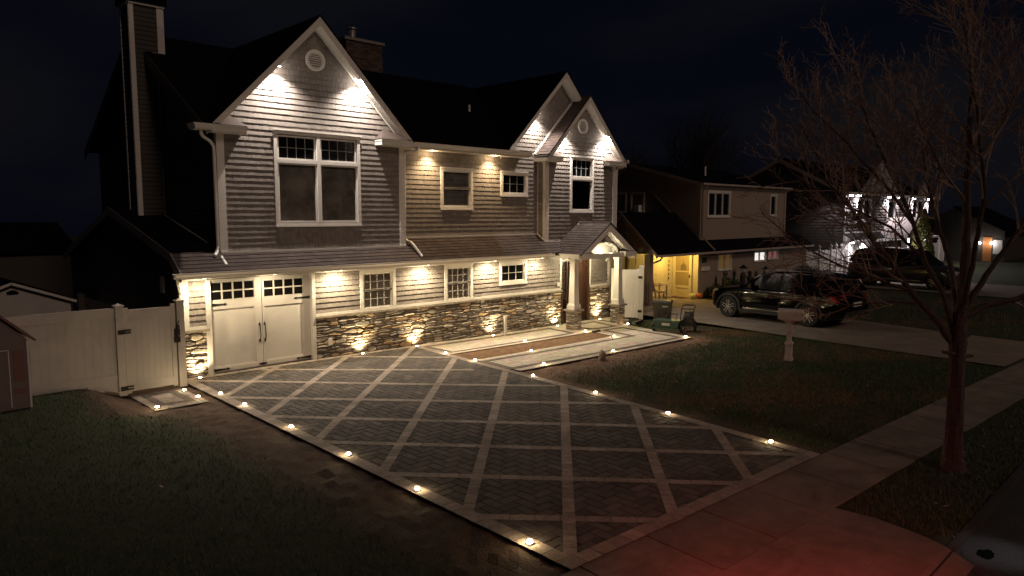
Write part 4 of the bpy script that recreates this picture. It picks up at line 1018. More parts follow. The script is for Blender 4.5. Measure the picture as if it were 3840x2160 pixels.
# ================================================================== TREES
def grow(mb, tw, p, d, L, r, lev, maxlev, up=.25, sides=5, dens=1., wig=.12):
    """one limb as a wandering tapered tube, children along it"""
    n = max(3, int(L / .16)) if lev < 2 else max(2, int(L / .14)); p = Vector(p); d = Vector(d).normalized(); pts = [p.copy()]; rs = [r]; r1 = max(r * .25, .0038)
    for i in range(n):
        d = (d + Vector((R(-1, 1), R(-1, 1), R(-1, 1))) * wig + Vector((0, 0, up * .12))).normalized()
        p = p + d * (L / n); pts.append(p.copy()); rs.append(lerp(r, r1, (i + 1) / n))
    (mb if lev < 1 else tw).tube(pts, rs, sides if lev < 1 else (4 if lev < 2 else 3), False)
    kids(mb, tw, pts, rs, L, lev, maxlev, up, dens, wig)
def kids(mb, tw, pts, rs, L, lev, maxlev, up, dens, wig, start=.18):
    if lev >= maxlev: return
    k = int(L * (4.6 if lev < 2 else 5) * dens) + (1 if lev else 0)
    for j in range(k):
        t = lerp(start, .98, (j + R(0, 1)) / k); f = t * (len(pts) - 1); i = min(int(f), len(pts) - 2); q = pts[i].lerp(pts[i + 1], f - i)
        ax = (pts[i + 1] - pts[i]).normalized(); s_ = ax.orthogonal().normalized(); s_ = Matrix.Rotation(R(0, 2 * PI), 3, ax) @ s_
        a = rad(R(28, 58)); dd = ax * math.cos(a) + s_ * math.sin(a) + Vector((0, 0, .12))
        ll = L * R(.4, .66) * (1.05 - .55 * t); rr = lerp(rs[i], rs[i + 1], f - i) * R(.42, .65)
        if ll < .12: ll = R(.12, .2)
        grow(mb, tw, q, dd, ll, max(rr, .0038), lev + 1, maxlev, up, 5, dens, wig)
def limb(mb, tw, path, r0, r1, maxlev, dens=1., up=.25, start=.3):
    P = [Vector(p) for p in path]; fine = []
    for i in range(len(P) - 1):
        n = max(1, int((P[i + 1] - P[i]).length / .15))
        for j in range(n): fine.append(P[i].lerp(P[i + 1], j / n) + Vector((R(-1, 1), R(-1, 1), R(-1, 1))) * .010)
    fine.append(P[-1]); n = len(fine); rs = [lerp(r0, r1, (i / (n - 1)) ** .8) for i in range(n)]
    mb.tube(fine, rs, 9, False); L = sum((fine[i + 1] - fine[i]).length for i in range(n - 1))
    kids(mb, tw, fine, rs, L * .7, 0, maxlev, up, dens * 1.55, .11, start)
random.seed(77)
_n0 = 0
tr = thing('bare_tree', 'bare branching tree on the verge between sidewalk and road at right', 'tree', (5.97, -13.62, 0))
tk = MB(); tw = MB(); pts = []; rs = []; ring = 16
base = len(tk.v); lv = [(5.97, -13.62, -.06, .215), (5.97, -13.62, .0, .178), (5.97, -13.62, .05, .155), (5.98, -13.61, .16, .132), (6.0, -13.60, .45, .120), (6.03, -13.59, .9, .113), (6.06, -13.57, 1.3, .110), (6.09, -13.56, 1.6, .108), (6.10, -13.55, 1.8, .118), (6.12, -13.54, 1.98, .112), (6.15, -13.54, 2.25, .098)]
fine = []
for i in range(len(lv) - 1):
    for j in range(6): fine.append([lerp(lv[i][q], lv[i + 1][q], j / 6) for q in range(4)])
fine.append(list(lv[-1]))
for x, y, z, r in fine:
    for k in range(ring):
        t = 2 * PI * k / ring; rr = r * (1 + .05 * math.sin(3 * t + z * 2) + .035 * math.sin(7 * t + z * 5) + R(-.035, .035)); tk.v.append((x + rr * math.cos(t), y + rr * math.sin(t), z))
for i in range(len(fine) - 1):
    for k in range(ring): k2 = (k + 1) % ring; tk.f.append((i * ring + k, i * ring + k2, (i + 1) * ring + k2, (i + 1) * ring + k)); tk.c.append(None)
for a, b in (((6.02, -13.56, 1.66), (5.86, -13.42, 1.70)), ((6.16, -13.62, 1.62), (6.30, -13.70, 1.62)), ((6.17, -13.6, 1.9), (6.24, -13.66, 1.93))): tk.tube([a, b], [.035, .022], 7)
limb(tk, tw, [(6.08, -13.52, 1.78), (5.94, -13.34, 2.08), (5.81, -13.18, 2.32), (5.66, -13.0, 2.57), (5.46, -12.73, 3.07), (5.24, -12.46, 3.47), (5.09, -12.24, 3.92), (4.9, -11.95, 4.4), (4.72, -11.7, 5.0)], .062, .010, 3, .8)
limb(tk, tw, [(6.10, -13.50, 1.95), (6.02, -13.37, 2.45), (5.86, -13.13, 2.98), (5.77, -12.97, 3.54), (5.64, -12.76, 4.1), (5.50, -12.55, 4.6), (5.35, -12.3, 5.3), (5.3, -12.2, 6.0)], .050, .008, 3, .8)
limb(tk, tw, [(6.14, -13.54, 2.1), (6.21, -13.55, 2.51), (6.31, -13.52, 3.36), (6.37, -13.47, 4.11), (6.38, -13.45, 5.2), (6.42, -13.4, 6.3), (6.4, -13.3, 7.4)], .080, .008, 3, .8)
limb(tk, tw, [(6.16, -13.56, 2.2), (6.46, -13.80, 2.36), (6.8, -14.1, 2.46), (7.2, -14.5, 2.7), (7.6, -14.9, 3.2)], .058, .010, 3, .7)
limb(tk, tw, [(6.18, -13.56, 2.25), (6.45, -13.78, 2.8), (6.75, -14.1, 3.5), (7.0, -14.3, 4.5), (7.2, -14.5, 5.6)], .05, .008, 3, .75)
limb(tk, tw, [(6.2, -13.5, 2.2), (6.5, -13.3, 2.9), (6.9, -12.9, 3.8), (7.2, -12.6, 4.8), (7.4, -12.4, 6.0)], .050, .008, 3, .75)
limb(tk, tw, [(6.1, -13.6, 2.4), (6.0, -13.7, 3.1), (5.9, -13.8, 4.0), (5.75, -13.7, 5.0), (5.6, -13.5, 6.2)], .045, .008, 3, .75)
limb(tk, tw, [(5.66, -13.0, 2.57), (5.35, -12.7, 2.72), (4.95, -12.25, 2.95), (4.55, -11.8, 3.25), (4.2, -11.4, 3.7)], .028, .006, 3, 1., .1, .1)
limb(tk, tw, [(5.75, -13.1, 2.4), (5.4, -12.85, 2.42), (5.05, -12.4, 2.35), (4.75, -12.0, 2.42), (4.5, -11.7, 2.6)], .022, .005, 3, 1., 0, .1)
limb(tk, tw, [(5.85, -13.1, 3.05), (5.5, -12.75, 3.5), (5.05, -12.2, 3.85), (4.6, -11.75, 4.2), (4.25, -11.35, 4.7)], .026, .006, 3, 1., .2, .1)
print('TWIG FACES', len(tw.f)); limb(tk, tw, [(5.77, -12.97, 3.54), (5.45, -12.65, 4.1), (5.05, -12.25, 4.7), (4.7, -11.85, 5.2), (4.5, -11.6, 5.7)], .026, .006, 3, 1., .3, .1)
limb(tk, tw, [(5.35, -12.6, 3.3), (5.0, -12.25, 3.9), (4.7, -11.9, 4.35), (4.35, -11.5, 4.7)], .024, .006, 3, 1., .3, .1)
tk.build('trunk', 'bark', tr); tw.build('crown', 'twig', tr)
def fartree(x, y, h, w_, label, grp, seed, n=11, lev=3):
    random.seed(seed); t_ = thing('background_tree', label, 'tree', (x, y, 0), grp); a = MB(); b = MB(); a.tube([(x, y, 0), (x + .1, y, h * .25), (x, y + .1, h * .6)], [.28, .22, .1], 7, False)
    for i in range(n):
        an = 2 * PI * i / n + R(-.3, .3); z0 = h * R(.22, .6); tilt = R(.35, 1.1)
        grow(a, b, (x, y, z0), (math.cos(an) * w_ / h * tilt, math.sin(an) * w_ / h * tilt, .8), (h - z0) * R(.75, 1.05), .11, 0, lev, .3, 5, .42, .14)
    for i, v in enumerate(b.v): pass
    a.build('trunk', 'fartwig', t_); b.build('crown', 'fartwig', t_)
fartree(56, 21, 13.2, 7, 'dark bare tree rising behind the tan neighbouring house', 'dark trees behind the houses', 5, 15)
fartree(66, 26, 11.5, 7, 'dark bare tree behind the roof of the floodlit far house', 'dark trees behind the houses', 6, 11)
fartree(49, 24, 10.8, 6, 'dark bare tree just right of the small gable roof, behind the tan house', 'dark trees behind the houses', 8, 10)

# ================================================================== TAN NEIGHBOURING HOUSE
nb = thing('neighbour_house', 'tan two storey house next door with yellow lit entrance porch', 'house', (25, 4, 0))
NF = WY(.33); NU = WY(.5)
def lap(mb, W_, f0, f1, za, zb, st=.115, d=.018):
    z = za
    while z < zb - .01:
        a, b = f0(z), f1(z); zt = min(z + st, zb)
        if b - a > .03: mb.face([W_(a, -d, z), W_(b, -d, z), W_(b, -.003, zt), W_(a, -.003, zt)]); mb.face([W_(a, 0, z), W_(b, 0, z), W_(b, -d, z), W_(a, -d, z)])
        z += st
m = MB(); core(m, NF, 22, 32.65, 0, 2.1, [(23.7, 24.8, 1.17, 1.88), (27.06, 28.22, 1.41, 1.86), (28.5, 29.57, 1.47, 1.86)]); core(m, NU, 22.2, 30.6, 2.3, 5.05, [(22.95, 24.8, 3.62, 4.68), (28.9, 29.5, 3.66, 4.64)])
m.face([(22.2, .42, 2.2), (22.2, 8.2, 2.2), (22.2, 8.2, 3.2), (22.2, 4.25, 6.02), (22.2, .42, 5.06)]); m.face([(32.65, .33, 0), (32.65, 8, 0), (32.65, 8, 2.1), (32.65, .33, 2.1)]); m.face([(30.6, .5, 2), (30.6, 8, 2), (30.6, 8, 5), (30.6, .5, 5)])
m.build('wall', 'nbwall', nb)
m = MB(); lap(m, WX(22.2), lambda z: max(.45, 0) , lambda z: 8.0 - max(0, z - 3.1) * 1.45, 2.3, 5.05); lap(m, WX(22.2), lambda z: .75 + (z - 5.06) / .255, lambda z: 7.9 - (z - 3.2) * 1.4, 5.05, 5.9)
m.build('lap_siding', 'nbsiding', nb); m = MB(); lap(m, WX(18.33), lambda z: max(-.02, 1.7 - (3.56 - z) / .915), lambda z: 1.7 + (3.56 - z) / .915, 2.12, 3.5)
m.build('lap_siding', 'nbsiding', nb)
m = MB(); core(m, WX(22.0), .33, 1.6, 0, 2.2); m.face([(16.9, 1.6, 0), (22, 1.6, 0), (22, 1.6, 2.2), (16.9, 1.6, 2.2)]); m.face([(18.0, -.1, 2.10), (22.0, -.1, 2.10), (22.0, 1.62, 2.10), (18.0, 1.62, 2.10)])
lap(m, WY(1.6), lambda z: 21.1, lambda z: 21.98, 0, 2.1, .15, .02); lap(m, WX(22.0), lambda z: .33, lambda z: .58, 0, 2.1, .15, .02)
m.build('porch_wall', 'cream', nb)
gd = MB(); gd.box(18.5, 21.05, 1.55, 1.598, 0, 1.95)
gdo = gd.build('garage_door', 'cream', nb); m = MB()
for i in range(5):
    for j in range(4): m.box(18.56 + i * .5, 18.98 + i * .5, 1.535, 1.549, .06 + j * .48, .46 + j * .48)
m.build('door_panel', 'cream', gdo); MB().box(18.9, 19.15, 1.50, 1.53, 1.30, 1.34).build('handle', 'iron', gdo)
dr = MB(); dr.box(21.93, 21.985, .60, 1.56, 0, 1.98); dro = dr.build('front_door', 'cream', nb)
m = MB(); XD = WX(21.93)
for a, b, c_, d in ((.60, .72, 0, 1.98), (1.42, 1.56, 0, 1.98), (.72, 1.42, 0, .12), (.72, 1.42, .42, .52), (.72, 1.42, 1.13, 1.17), (.72, 1.42, 1.86, 1.98)): m.mbox(XD, a, b, -.04, 0, c_, d)
m.mbox(XD, .80, 1.34, -.015, -.002, .17, .37); m.build('storm_door', 'cream', dro)
m = MB(); m.mbox(XD, .72, 1.42, -.008, -.002, .52, 1.13); m.mbox(XD, .72, 1.42, -.008, -.002, 1.17, 1.86); m.build('pane', mat('porch_pane', (.34, .26, .13), .25), dro)
MB().mbox(XD, .66, .70, -.08, -.04, .90, 1.02).build('handle', 'iron', dro)
m = MB(); m.prism([(21.905, .88, 1.22), (21.905, 1.16, 1.22), (21.905, 1.16, 1.42), (21.905, 1.02, 1.54), (21.905, .88, 1.42)], (.012, 0, 0)); m.tube([(21.90, 1.02, 1.54), (21.90, 1.02, 1.66), (21.90, 1.06, 1.69)], .008, 5); m.build('door_hanging', mat('straw_grey', (.25, .19, .11), .9, var=.7, nscale=30), dro)
m = MB(); m.box(21.50, 21.62, 1.56, 1.578, .72, 1.72); vs = m.build('vertical_sign', 'cream', nb); m = MB()
for i in range(5): m.box(21.53, 21.59, 1.552, 1.5595, .78 + i * .19, .90 + i * .19)
m.build('sign_letters', 'iron', vs)
m = MB(); m.box(18.3, 18.56, .32, .58, 0, 2.06); m.build('porch_post', 'nbsiding', nb)
m = MB()
def slab(y0, z0, y1, z1, x0, x1, t_=.05): m.hexa([(x0, y0, z0 - t_), (x1, y0, z0 - t_), (x1, y1, z1 - t_), (x0, y1, z1 - t_), (x0, y0, z0), (x1, y0, z0), (x1, y1, z1), (x0, y1, z1)])
slab(-.13, 2.08, 1.7, 3.76, 18.2, 22.2); slab(3.5, 2.1, 1.7, 3.76, 18.2, 22.2); slab(-.13, 2.085, .52, 2.60, 22.2, 32.75); slab(.3, 5.07, 4.25, 6.09, 22.05, 30.8); slab(8.3, 3.2, 4.25, 6.09, 22.05, 30.8); slab(.52, 2.55, 5, 3.2, 30.6, 32.75)
nr = m.build('roof', 'roofdark', nb)
m = MB(); m.prism([(18.17, -.13, 1.92), (18.17, -.13, 2.07), (18.17, 1.7, 3.75), (18.17, 3.5, 2.07), (18.17, 3.5, 1.92), (18.17, 1.7, 3.56)], (.03, 0, 0)); m.prism([(22.02, .3, 4.92), (22.02, .3, 5.06), (22.02, 4.25, 6.08), (22.02, 8.3, 3.2), (22.02, 8.3, 3.05), (22.02, 4.25, 5.93)], (.03, 0, 0))
m.beam((22.17, 4.15, 5.8), (22.17, 1.85, 3.68), .05, .05, (1, 0, 0)); m.build('rake_board', 'nbsiding', nr)
m = MB(); m.box(18.2, 32.75, -.21, -.13, 1.98, 2.07); m.box(22.05, 30.8, .20, .30, 4.97, 5.05); m.box(22.2, 22.32, .46, .5, 2.5, 5.0); m.box(30.5, 30.62, .46, .5, 2.5, 5.0); m.box(22.2, 30.6, .46, .5, 2.52, 2.58); m.build('gutter', mat('nb_trim', (.45, .38, .33), .6), nr)
m = MB(); m.tube([(22.42, .22, 4.97), (22.42, .3, 4.85), (22.42, .42, 4.75), (22.42, .42, 2.7), (22.42, .25, 2.55), (22.55, -.15, 2.12)], .035, 6); m.build('downspout', 'nbsiding', nr); m = MB(); m.tube([(18.45, -.17, 2.0), (18.45, -.1, 1.86), (18.35, .2, 1.72), (18.28, .38, 1.66), (18.27, .40, .1)], .04, 6); m.build('downspout', 'nbsiding', nr)
m = MB(); m.tube([(25.5, 2.2, 5.5), (25.5, 2.2, 6.0)], .05, 8); m.build('vent_pipe', 'trim', nr); m = MB(); m.mbox(WX(22.2), 4.17, 4.46, -.03, 0, 5.25, 5.72); m.mbox(WX(18.31), 1.55, 1.88, -.03, 0, 3.02, 3.36); m.build('gable_vent', 'nbsiding', nb)
window(nb, NU, 22.87, 24.89, 3.55, 4.74, [(22.95, 23.55, 3.62, 4.66, 1, 1, 'dark'), (23.58, 24.18, 3.62, 4.66, 1, 1, 'dark'), (24.21, 24.81, 3.62, 4.66, 1, 1, 'dark')]); window(nb, NU, 28.85, 29.57, 3.60, 4.69, [(28.93, 29.49, 3.66, 4.62, 1, 1, 'dark')])
window(nb, NF, 23.64, 24.86, 1.12, 1.93, [(23.7, 24.22, 1.17, 1.86, 1, 1, 'blind'), (24.27, 24.79, 1.17, 1.86, 1, 1, 'blind')], cw=.06); window(nb, NF, 27.01, 28.28, 1.37, 1.90, [(27.06, 27.58, 1.41, 1.85, 1, 1, 'lit'), (27.62, 28.2, 1.41, 1.85, 1, 1, 'lit')], 'brightly lit white window', cw=.06); window(nb, NF, 28.45, 29.62, 1.43, 1.90, [(28.5, 28.98, 1.47, 1.85, 1, 1, 'pink'), (29.05, 29.55, 1.47, 1.85, 1, 1, 'pink')], 'window glowing dim pink', cw=.06)
NX = WX(22.2); window(nb, NX, 3.36, 4.18, 3.77, 4.71, [(3.44, 4.10, 3.82, 4.64, 1, 1, 'dark')]); window(nb, NX, 4.40, 5.2, 3.77, 4.71, [(4.48, 5.12, 3.82, 4.64, 1, 1, 'dark')])
m = MB(); m.mbox(NX, 3.50, 3.75, -.30, -.05, 3.80, 4.12); ac = m.build('window_air_conditioner', 'trim', nb)
m = MB(); m.mbox(NF, 22.28, 22.66, -.03, 0, 1.56, 1.80); tag(m.build('house_sign', mat('dark_sign', (.02, .03, .04), .5), None), 'small dark square sign on the tan wall right of the yellow porch', 'sign')
m = MB(); m.mbox(NF, 22.27, 22.82, -.10, 0, 1.20, 1.36); m.mbox(NF, 22.26, 22.83, -.11, 0, 1.34, 1.38); tag(m.build('wall_mailbox', 'trim', None), 'white wall mailbox fixed below the dark square sign', 'mailbox')
lamp('POINT', 'porch_lamp', (20.9, .75, 1.96), 75, (1, .68, .17), nb, .06)
MB().lathe([(.05, 2.02), (.08, 2.05), (.08, 2.09)], (20.9, .75, 0), 12).build('porch_light', mat('porch_glow', (.8, .7, .4), .4, emis=(1, .75, .3), estr=12), nb)
# porch furniture
rc = thing('rocking_chair', 'slatted wooden rocking chair on the yellow lit porch', 'rocking chair', (0, 0, 0))
cw_ = mat('chair_wood', (.42, .33, .2), .5); m = MB()
for i in range(7): m.box(-.22 + i * .068, -.175 + i * .068, -.24, .24, .40, .418)
m.build('seat', cw_, rc); m = MB()
for i in range(6): y = -.20 + i * .08; m.beam((-.24, y, .45), (-.40, y, 1.02), .035, .014, (1, 0, 0))
m.beam((-.24, -.25, .46), (-.24, .25, .46), .04, .05); m.beam((-.41, -.27, 1.04), (-.41, .27, 1.04), .035, .07); m.build('backrest', cw_, rc)
for s_ in (-1, 1):
    y = s_ * .26; MB().beam((-.20, y, .05), (-.42, y, 1.06), .04, .04, (1, 0, 0)).build('rear_leg', cw_, rc); MB().beam((.22, y, .05), (.22, y, .64), .04, .04, (1, 0, 0)).build('front_leg', cw_, rc)
    MB().beam((-.33, y, .655), (.30, y, .655), .07, .022).build('armrest', cw_, rc); MB().tube([(-.50, y, .10), (-.3, y, .035), (0, y, .015), (.25, y, .03), (.42, y, .08)], .02, 6).build('rocker', cw_, rc)
m = MB(); m.beam((-.2, -.25, .2), (-.2, .25, .2), .02, .03); m.beam((.22, -.25, .2), (.22, .25, .2), .02, .03); m.beam((-.2, -.25, .39), (.22, -.25, .39), .02, .04); m.beam((-.2, .25, .39), (.22, .25, .39), .02, .04); m.build('stretcher', cw_, rc)
rc.scale = (1.12,) * 3; rc.location = (19.65, .82, 0); rc.rotation_euler = (0, 0, rad(-25))
def pump(x, y, r, mt, lb):
    t_ = thing('pumpkin', lb, 'pumpkin', (x, y, 0)); MB().lathe([(r * math.sin(PI * i / 8) + .004, r * .85 * (1 - math.cos(PI * i / 8))) for i in range(9)], (x, y, .005), 32, 'z', None, .16, 10).build('body', mt, t_, True); MB().tube([(x, y, r * 1.6), (x + .01, y, r * 1.95)], .012, 5).build('stem', 'green', t_)
pump(21.68, .36, .15, 'gourd', 'pale ribbed pumpkin by the foot of the yellow door frame'); pump(21.86, .16, .15, 'pumpkin', 'orange pumpkin at the corner of the yellow lit porch')
m = MB(); m.box(21.3, 21.85, .62, 1.5, .008, .022); tag(m.build('door_mat', mat('mat_brown', (.10, .05, .03), .95), None), 'brown mat on the porch floor before the yellow door', 'mat')
m = MB(); m.lathe([(.06, 0), (.06, .02), (.045, .03), (.045, .16), (.06, .17), (.02, .22)], (20.9, 1.35, .01), 10); m.tube([(20.86, 1.35, .2), (20.9, 1.35, .32), (20.94, 1.35, .2)], .006, 5); tag(m.build('lantern', 'iron', None), 'small dark lantern on the porch behind the rocking chair', 'lantern')
# garden figures and shrubs before the tan wall
def figure(x, h, hat, lb):
    t_ = thing('garden_figure', lb, 'garden ornament', (x, -.15, 0), 'garden figures before the tan wall'); m = MB(); m.lathe([(.14, 0), (.15, .2), (.12, h * .5), (.15, h * .62), (.07, h * .74)], (x, -.15, 0), 12); m.build('body', 'lap', t_)
    MB().blob((x, -.15, h * .82), h * .09, 10, 7, 0).build('head', 'mail' if hat else 'lap', t_, True)
    if hat: m = MB(); m.lathe([(.22, h * .88), (.20, h * .90), (.09, h * .95), (.02, h)], (x, -.15, 0), 10); m.build('hat', 'iron', t_)
figure(23.5, 1.28, False, 'dark garden figure left of the hatted one, under the blinds window'); figure(25.15, 1.36, True, 'garden figure with a wide dark hat below the lit white window'); figure(25.8, 1.15, False, 'plain dark garden figure just right of the hatted one'); figure(27.3, 1.20, True, 'small pale faced hatted garden figure above the black car roof')
def shrub(x, y, rx, rz, lb, mt='shrub', n=1300, seed=1, cat='shrub', grp='shrubs along the neighbouring house', cone=False, leaf=.05):
    random.seed(seed); t_ = thing('shrub', lb, cat, (x, y, 0), grp); m = MB(); s_ = MB()
    for i in range(n):
        if cone: h = R(0, 1) ** .9; rr = rx * (1 - h) ** .7 * R(.75, 1.06); a = R(0, 2 * PI); p = Vector((x + rr * math.cos(a), y + rr * math.sin(a), h * rz * 2))
        else: a = R(0, 2 * PI); e = math.acos(R(-.5, 1)); q = R(.6, 1.08) * (1 + .15 * math.sin(a * 3 + x)); p = Vector((x + rx * q * math.sin(e) * math.cos(a), y + rx * q * math.sin(e) * math.sin(a), rz * .75 + rz * q * math.cos(e)))
        d = Vector((R(-1, 1), R(-1, 1), R(-.6, 1))).normalized() * leaf; w_ = d.cross(Vector((R(-1, 1), R(-1, 1), R(-1, 1)))).normalized() * leaf * .45
        m.face([p - d, p + w_, p + d, p - w_])
    for i in range(14): a = R(0, 6.28); s_.tube([(x, y, 0), (x + rx * .4 * math.cos(a), y + rx * .4 * math.sin(a), rz * .7), (x + rx * .8 * math.cos(a), y + rx * .8 * math.sin(a), rz * R(.9, 1.5))], [.02, .012, .004], 4)
    m.build('foliage', mt, t_); s_.build('stem', 'twig', t_)
shrub(22.75, -.15, .34, .34, 'low dark shrub at the porch corner beside the pumpkins', seed=1); shrub(23.35, -.5, .42, .50, 'rounded dark shrub behind the hood of the black car', seed=2); shrub(24.5, -.45, .55, .34, 'low spreading shrub below the hatted garden figure', seed=3, n=1500)
shrub(31.2, -.5, .7, .6, 'leafy dark shrub before the white fence, behind the black car', seed=4, n=1800)

# ================================================================== BIN, SPREADER, WASHER, MAILBOX
bn = thing('wheelie_bin', 'tall dark wheeled rubbish bin standing at the end of the walkway', 'bin', (0, 0, 0)); m = MB()
m.hexa([(-.22, -.24, .04), (.24, -.24, .04), (.24, .24, .04), (-.22, .24, .04), (-.29, -.30, .86), (.30, -.30, .86), (.30, .30, .86), (-.29, .30, .86)]); m.box(-.31, .32, -.32, .32, .84, .875)
m.build('body', mat('bin_body', (.075, .068, .055), .5), bn); m = MB(); m.hexa([(-.33, -.33, .878), (.36, -.33, .878), (.36, .33, .878), (-.33, .33, .878), (-.28, -.28, .93), (.30, -.28, .92), (.30, .28, .92), (-.28, .28, .93)]); m.tube([(.36, -.2, .89), (.42, -.2, .88), (.42, .2, .88), (.36, .2, .89)], .015, 6); m.build('lid', 'darkplastic', bn)
for y in (-.29, .29): MB().lathe([(.10, -.03), (.11, 0), (.10, .03)], (.24, y, .11), 16, 'y').build('wheel', 'rubber', bn)
m = MB(); m.box(-.282, -.276, -.20, -.02, .72, .80); m.box(-.270, -.264, .02, .12, .68, .78); m.build('sticker', 'sticker', bn); m = MB()
for y in (-.14, .08): m.box(-.272, -.255, y, y + .03, .2, .62)
m.build('rib', 'darkplastic', bn)
bn.location = (14.42, -2.92, gz(14.4, -2.9)); bn.rotation_euler = (0, 0, rad(28))
sp = thing('lawn_spreader', 'green wheeled lawn machine parked in front of the bin', 'spreader', (0, 0, 0)); m = MB()
m.hexa([(-.16, -.36, .14), (.16, -.36, .14), (.16, .36, .14), (-.16, .36, .14), (-.22, -.40, .36), (.22, -.40, .36), (.22, .40, .36), (-.22, .40, .36)]); m.box(-.24, .24, -.42, .42, .36, .39); m.build('hopper', 'green', sp)
m = MB(); m.box(-.225, -.215, -.13, .13, .23, .31); m.build('name_plate', 'sticker', sp); m = MB(); m.box(-.2, -.17, -.42, .42, .10, .15); m.box(-.05, .05, -.45, .45, .13, .17); m.build('axle', 'green', sp)
for y in (-.46, .46):
    w_ = MB().lathe([(.12, -.035), (.15, -.03), (.15, .03), (.12, .035)], (0, y, .15), 20, 'y').build('wheel', 'rubber', sp); MB().lathe([(.05, -.045), (.055, -.03), (.055, .03), (.05, .045)], (0, y, .15), 14, 'y').build('hub', 'sticker', w_)
m = MB(); m.tube([(.2, -.2, .35), (.5, -.16, .52)], .014, 6); m.tube([(.2, .2, .35), (.5, .16, .52)], .014, 6); m.tube([(.5, -.2, .52), (.5, .2, .52)], .016, 6); m.build('handle', 'iron', sp)
sp.location = (13.72, -3.60, gz(13.7, -3.6)); sp.rotation_euler = (0, 0, rad(17))
pw = thing('pressure_washer', 'black petrol pressure washer with bent tube handle beside the green machine', 'pressure washer', (0, 0, 0)); m = MB()
m.box(-.25, .22, -.2, .2, .16, .20); m.box(-.2, .12, -.16, .16, .20, .36); m.build('frame', 'darkplastic', pw); m = MB(); m.lathe([(.10, -.16), (.15, -.12), (.16, 0), (.15, .1), (.09, .14)], (0, 0, .43), 16, 'y'); m.box(-.13, .10, -.11, .11, .55, .63); m.build('engine', mat('engine_grey', (.10, .095, .09), .45, metal=.3, var=.5, nscale=25), pw)
m = MB()
for y in (-.2, .2): m.tube([(.2, y, .2), (.26, y, .45), (.16, y, .72), (-.05, y, .80)], .017, 7)
m.tube([(-.05, -.2, .80), (-.12, -.14, .82), (-.12, .14, .82), (-.05, .2, .80)], .02, 7); m.tube([(.16, -.2, .72), (.16, .2, .72)], .014, 6); m.build('handle', 'iron', pw)
for y in (-.24, .24): MB().lathe([(.10, -.03), (.14, -.025), (.14, .025), (.10, .03)], (.1, y, .14), 20, 'y').build('wheel', 'rubber', pw)
m = MB(); m.tube([(.1, .05, .7), (.22, .1, .62), (.3, .12, .45), (.25, .2, .35), (.05, .24, .3), (-.1, .2, .34)], .012, 6); m.build('hose', 'rubber', pw)
pw.location = (14.38, -3.95, gz(14.4, -3.9)); pw.rotation_euler = (0, 0, rad(200))
mb_ = thing('mailbox', 'pale mailbox on a thick white post standing on the front lawn', 'mailbox', (0, 0, 0)); m = MB()
m.box(-.055, .055, -.055, .055, 0, 1.03); m.build('post', 'mail', mb_)
m = MB()
for z0, z1, a in ((0, .05, .105), (.05, .10, .095), (.10, .42, .082), (.4205, .46, .10), (.4605, .49, .082)): m.box(-a, a, -a, a, z0 + .001, z1)
m.build('post_sleeve', 'mail', mb_); MB().box(-.075, .075, -.075, .075, .72, .77).build('collar', 'mail', mb_)
m = MB(); m.box(-.07, .07, -.22, .20, 1.03, 1.052); m.hexa([(-.03, -.07, .93), (.03, -.07, .93), (.03, .07, .93), (-.03, .07, .93), (-.03, -.17, 1.03), (.03, -.17, 1.03), (.03, .17, 1.03), (-.03, .17, 1.03)]); m.build('bracket', 'mail', mb_)
prof = [(-.11, 1.053), (.11, 1.053), (.11, 1.22)] + [(.11 * math.cos(PI * i / 10), 1.22 + .11 * math.sin(PI * i / 10)) for i in range(1, 10)] + [(-.11, 1.22)]
m = MB(); m.prism([(a, -.30, b) for a, b in prof], (0, .58, 0)); bx_ = m.build('box', 'mail', mb_); m = MB(); m.prism([(a * 1.05, -.315, (b - 1.2) * 1.05 + 1.2) for a, b in prof], (0, .015, 0)); m.box(-.015, .015, -.335, -.315, 1.27, 1.30); m.build('lid', 'mail', bx_); m = MB(); m.box(-.13, -.112, -.2, -.18, 1.12, 1.28); m.build('flag', 'mail', bx_)
mb_.location = (11.82, -8.46, -.02); mb_.rotation_euler = (0, 0, rad(18))

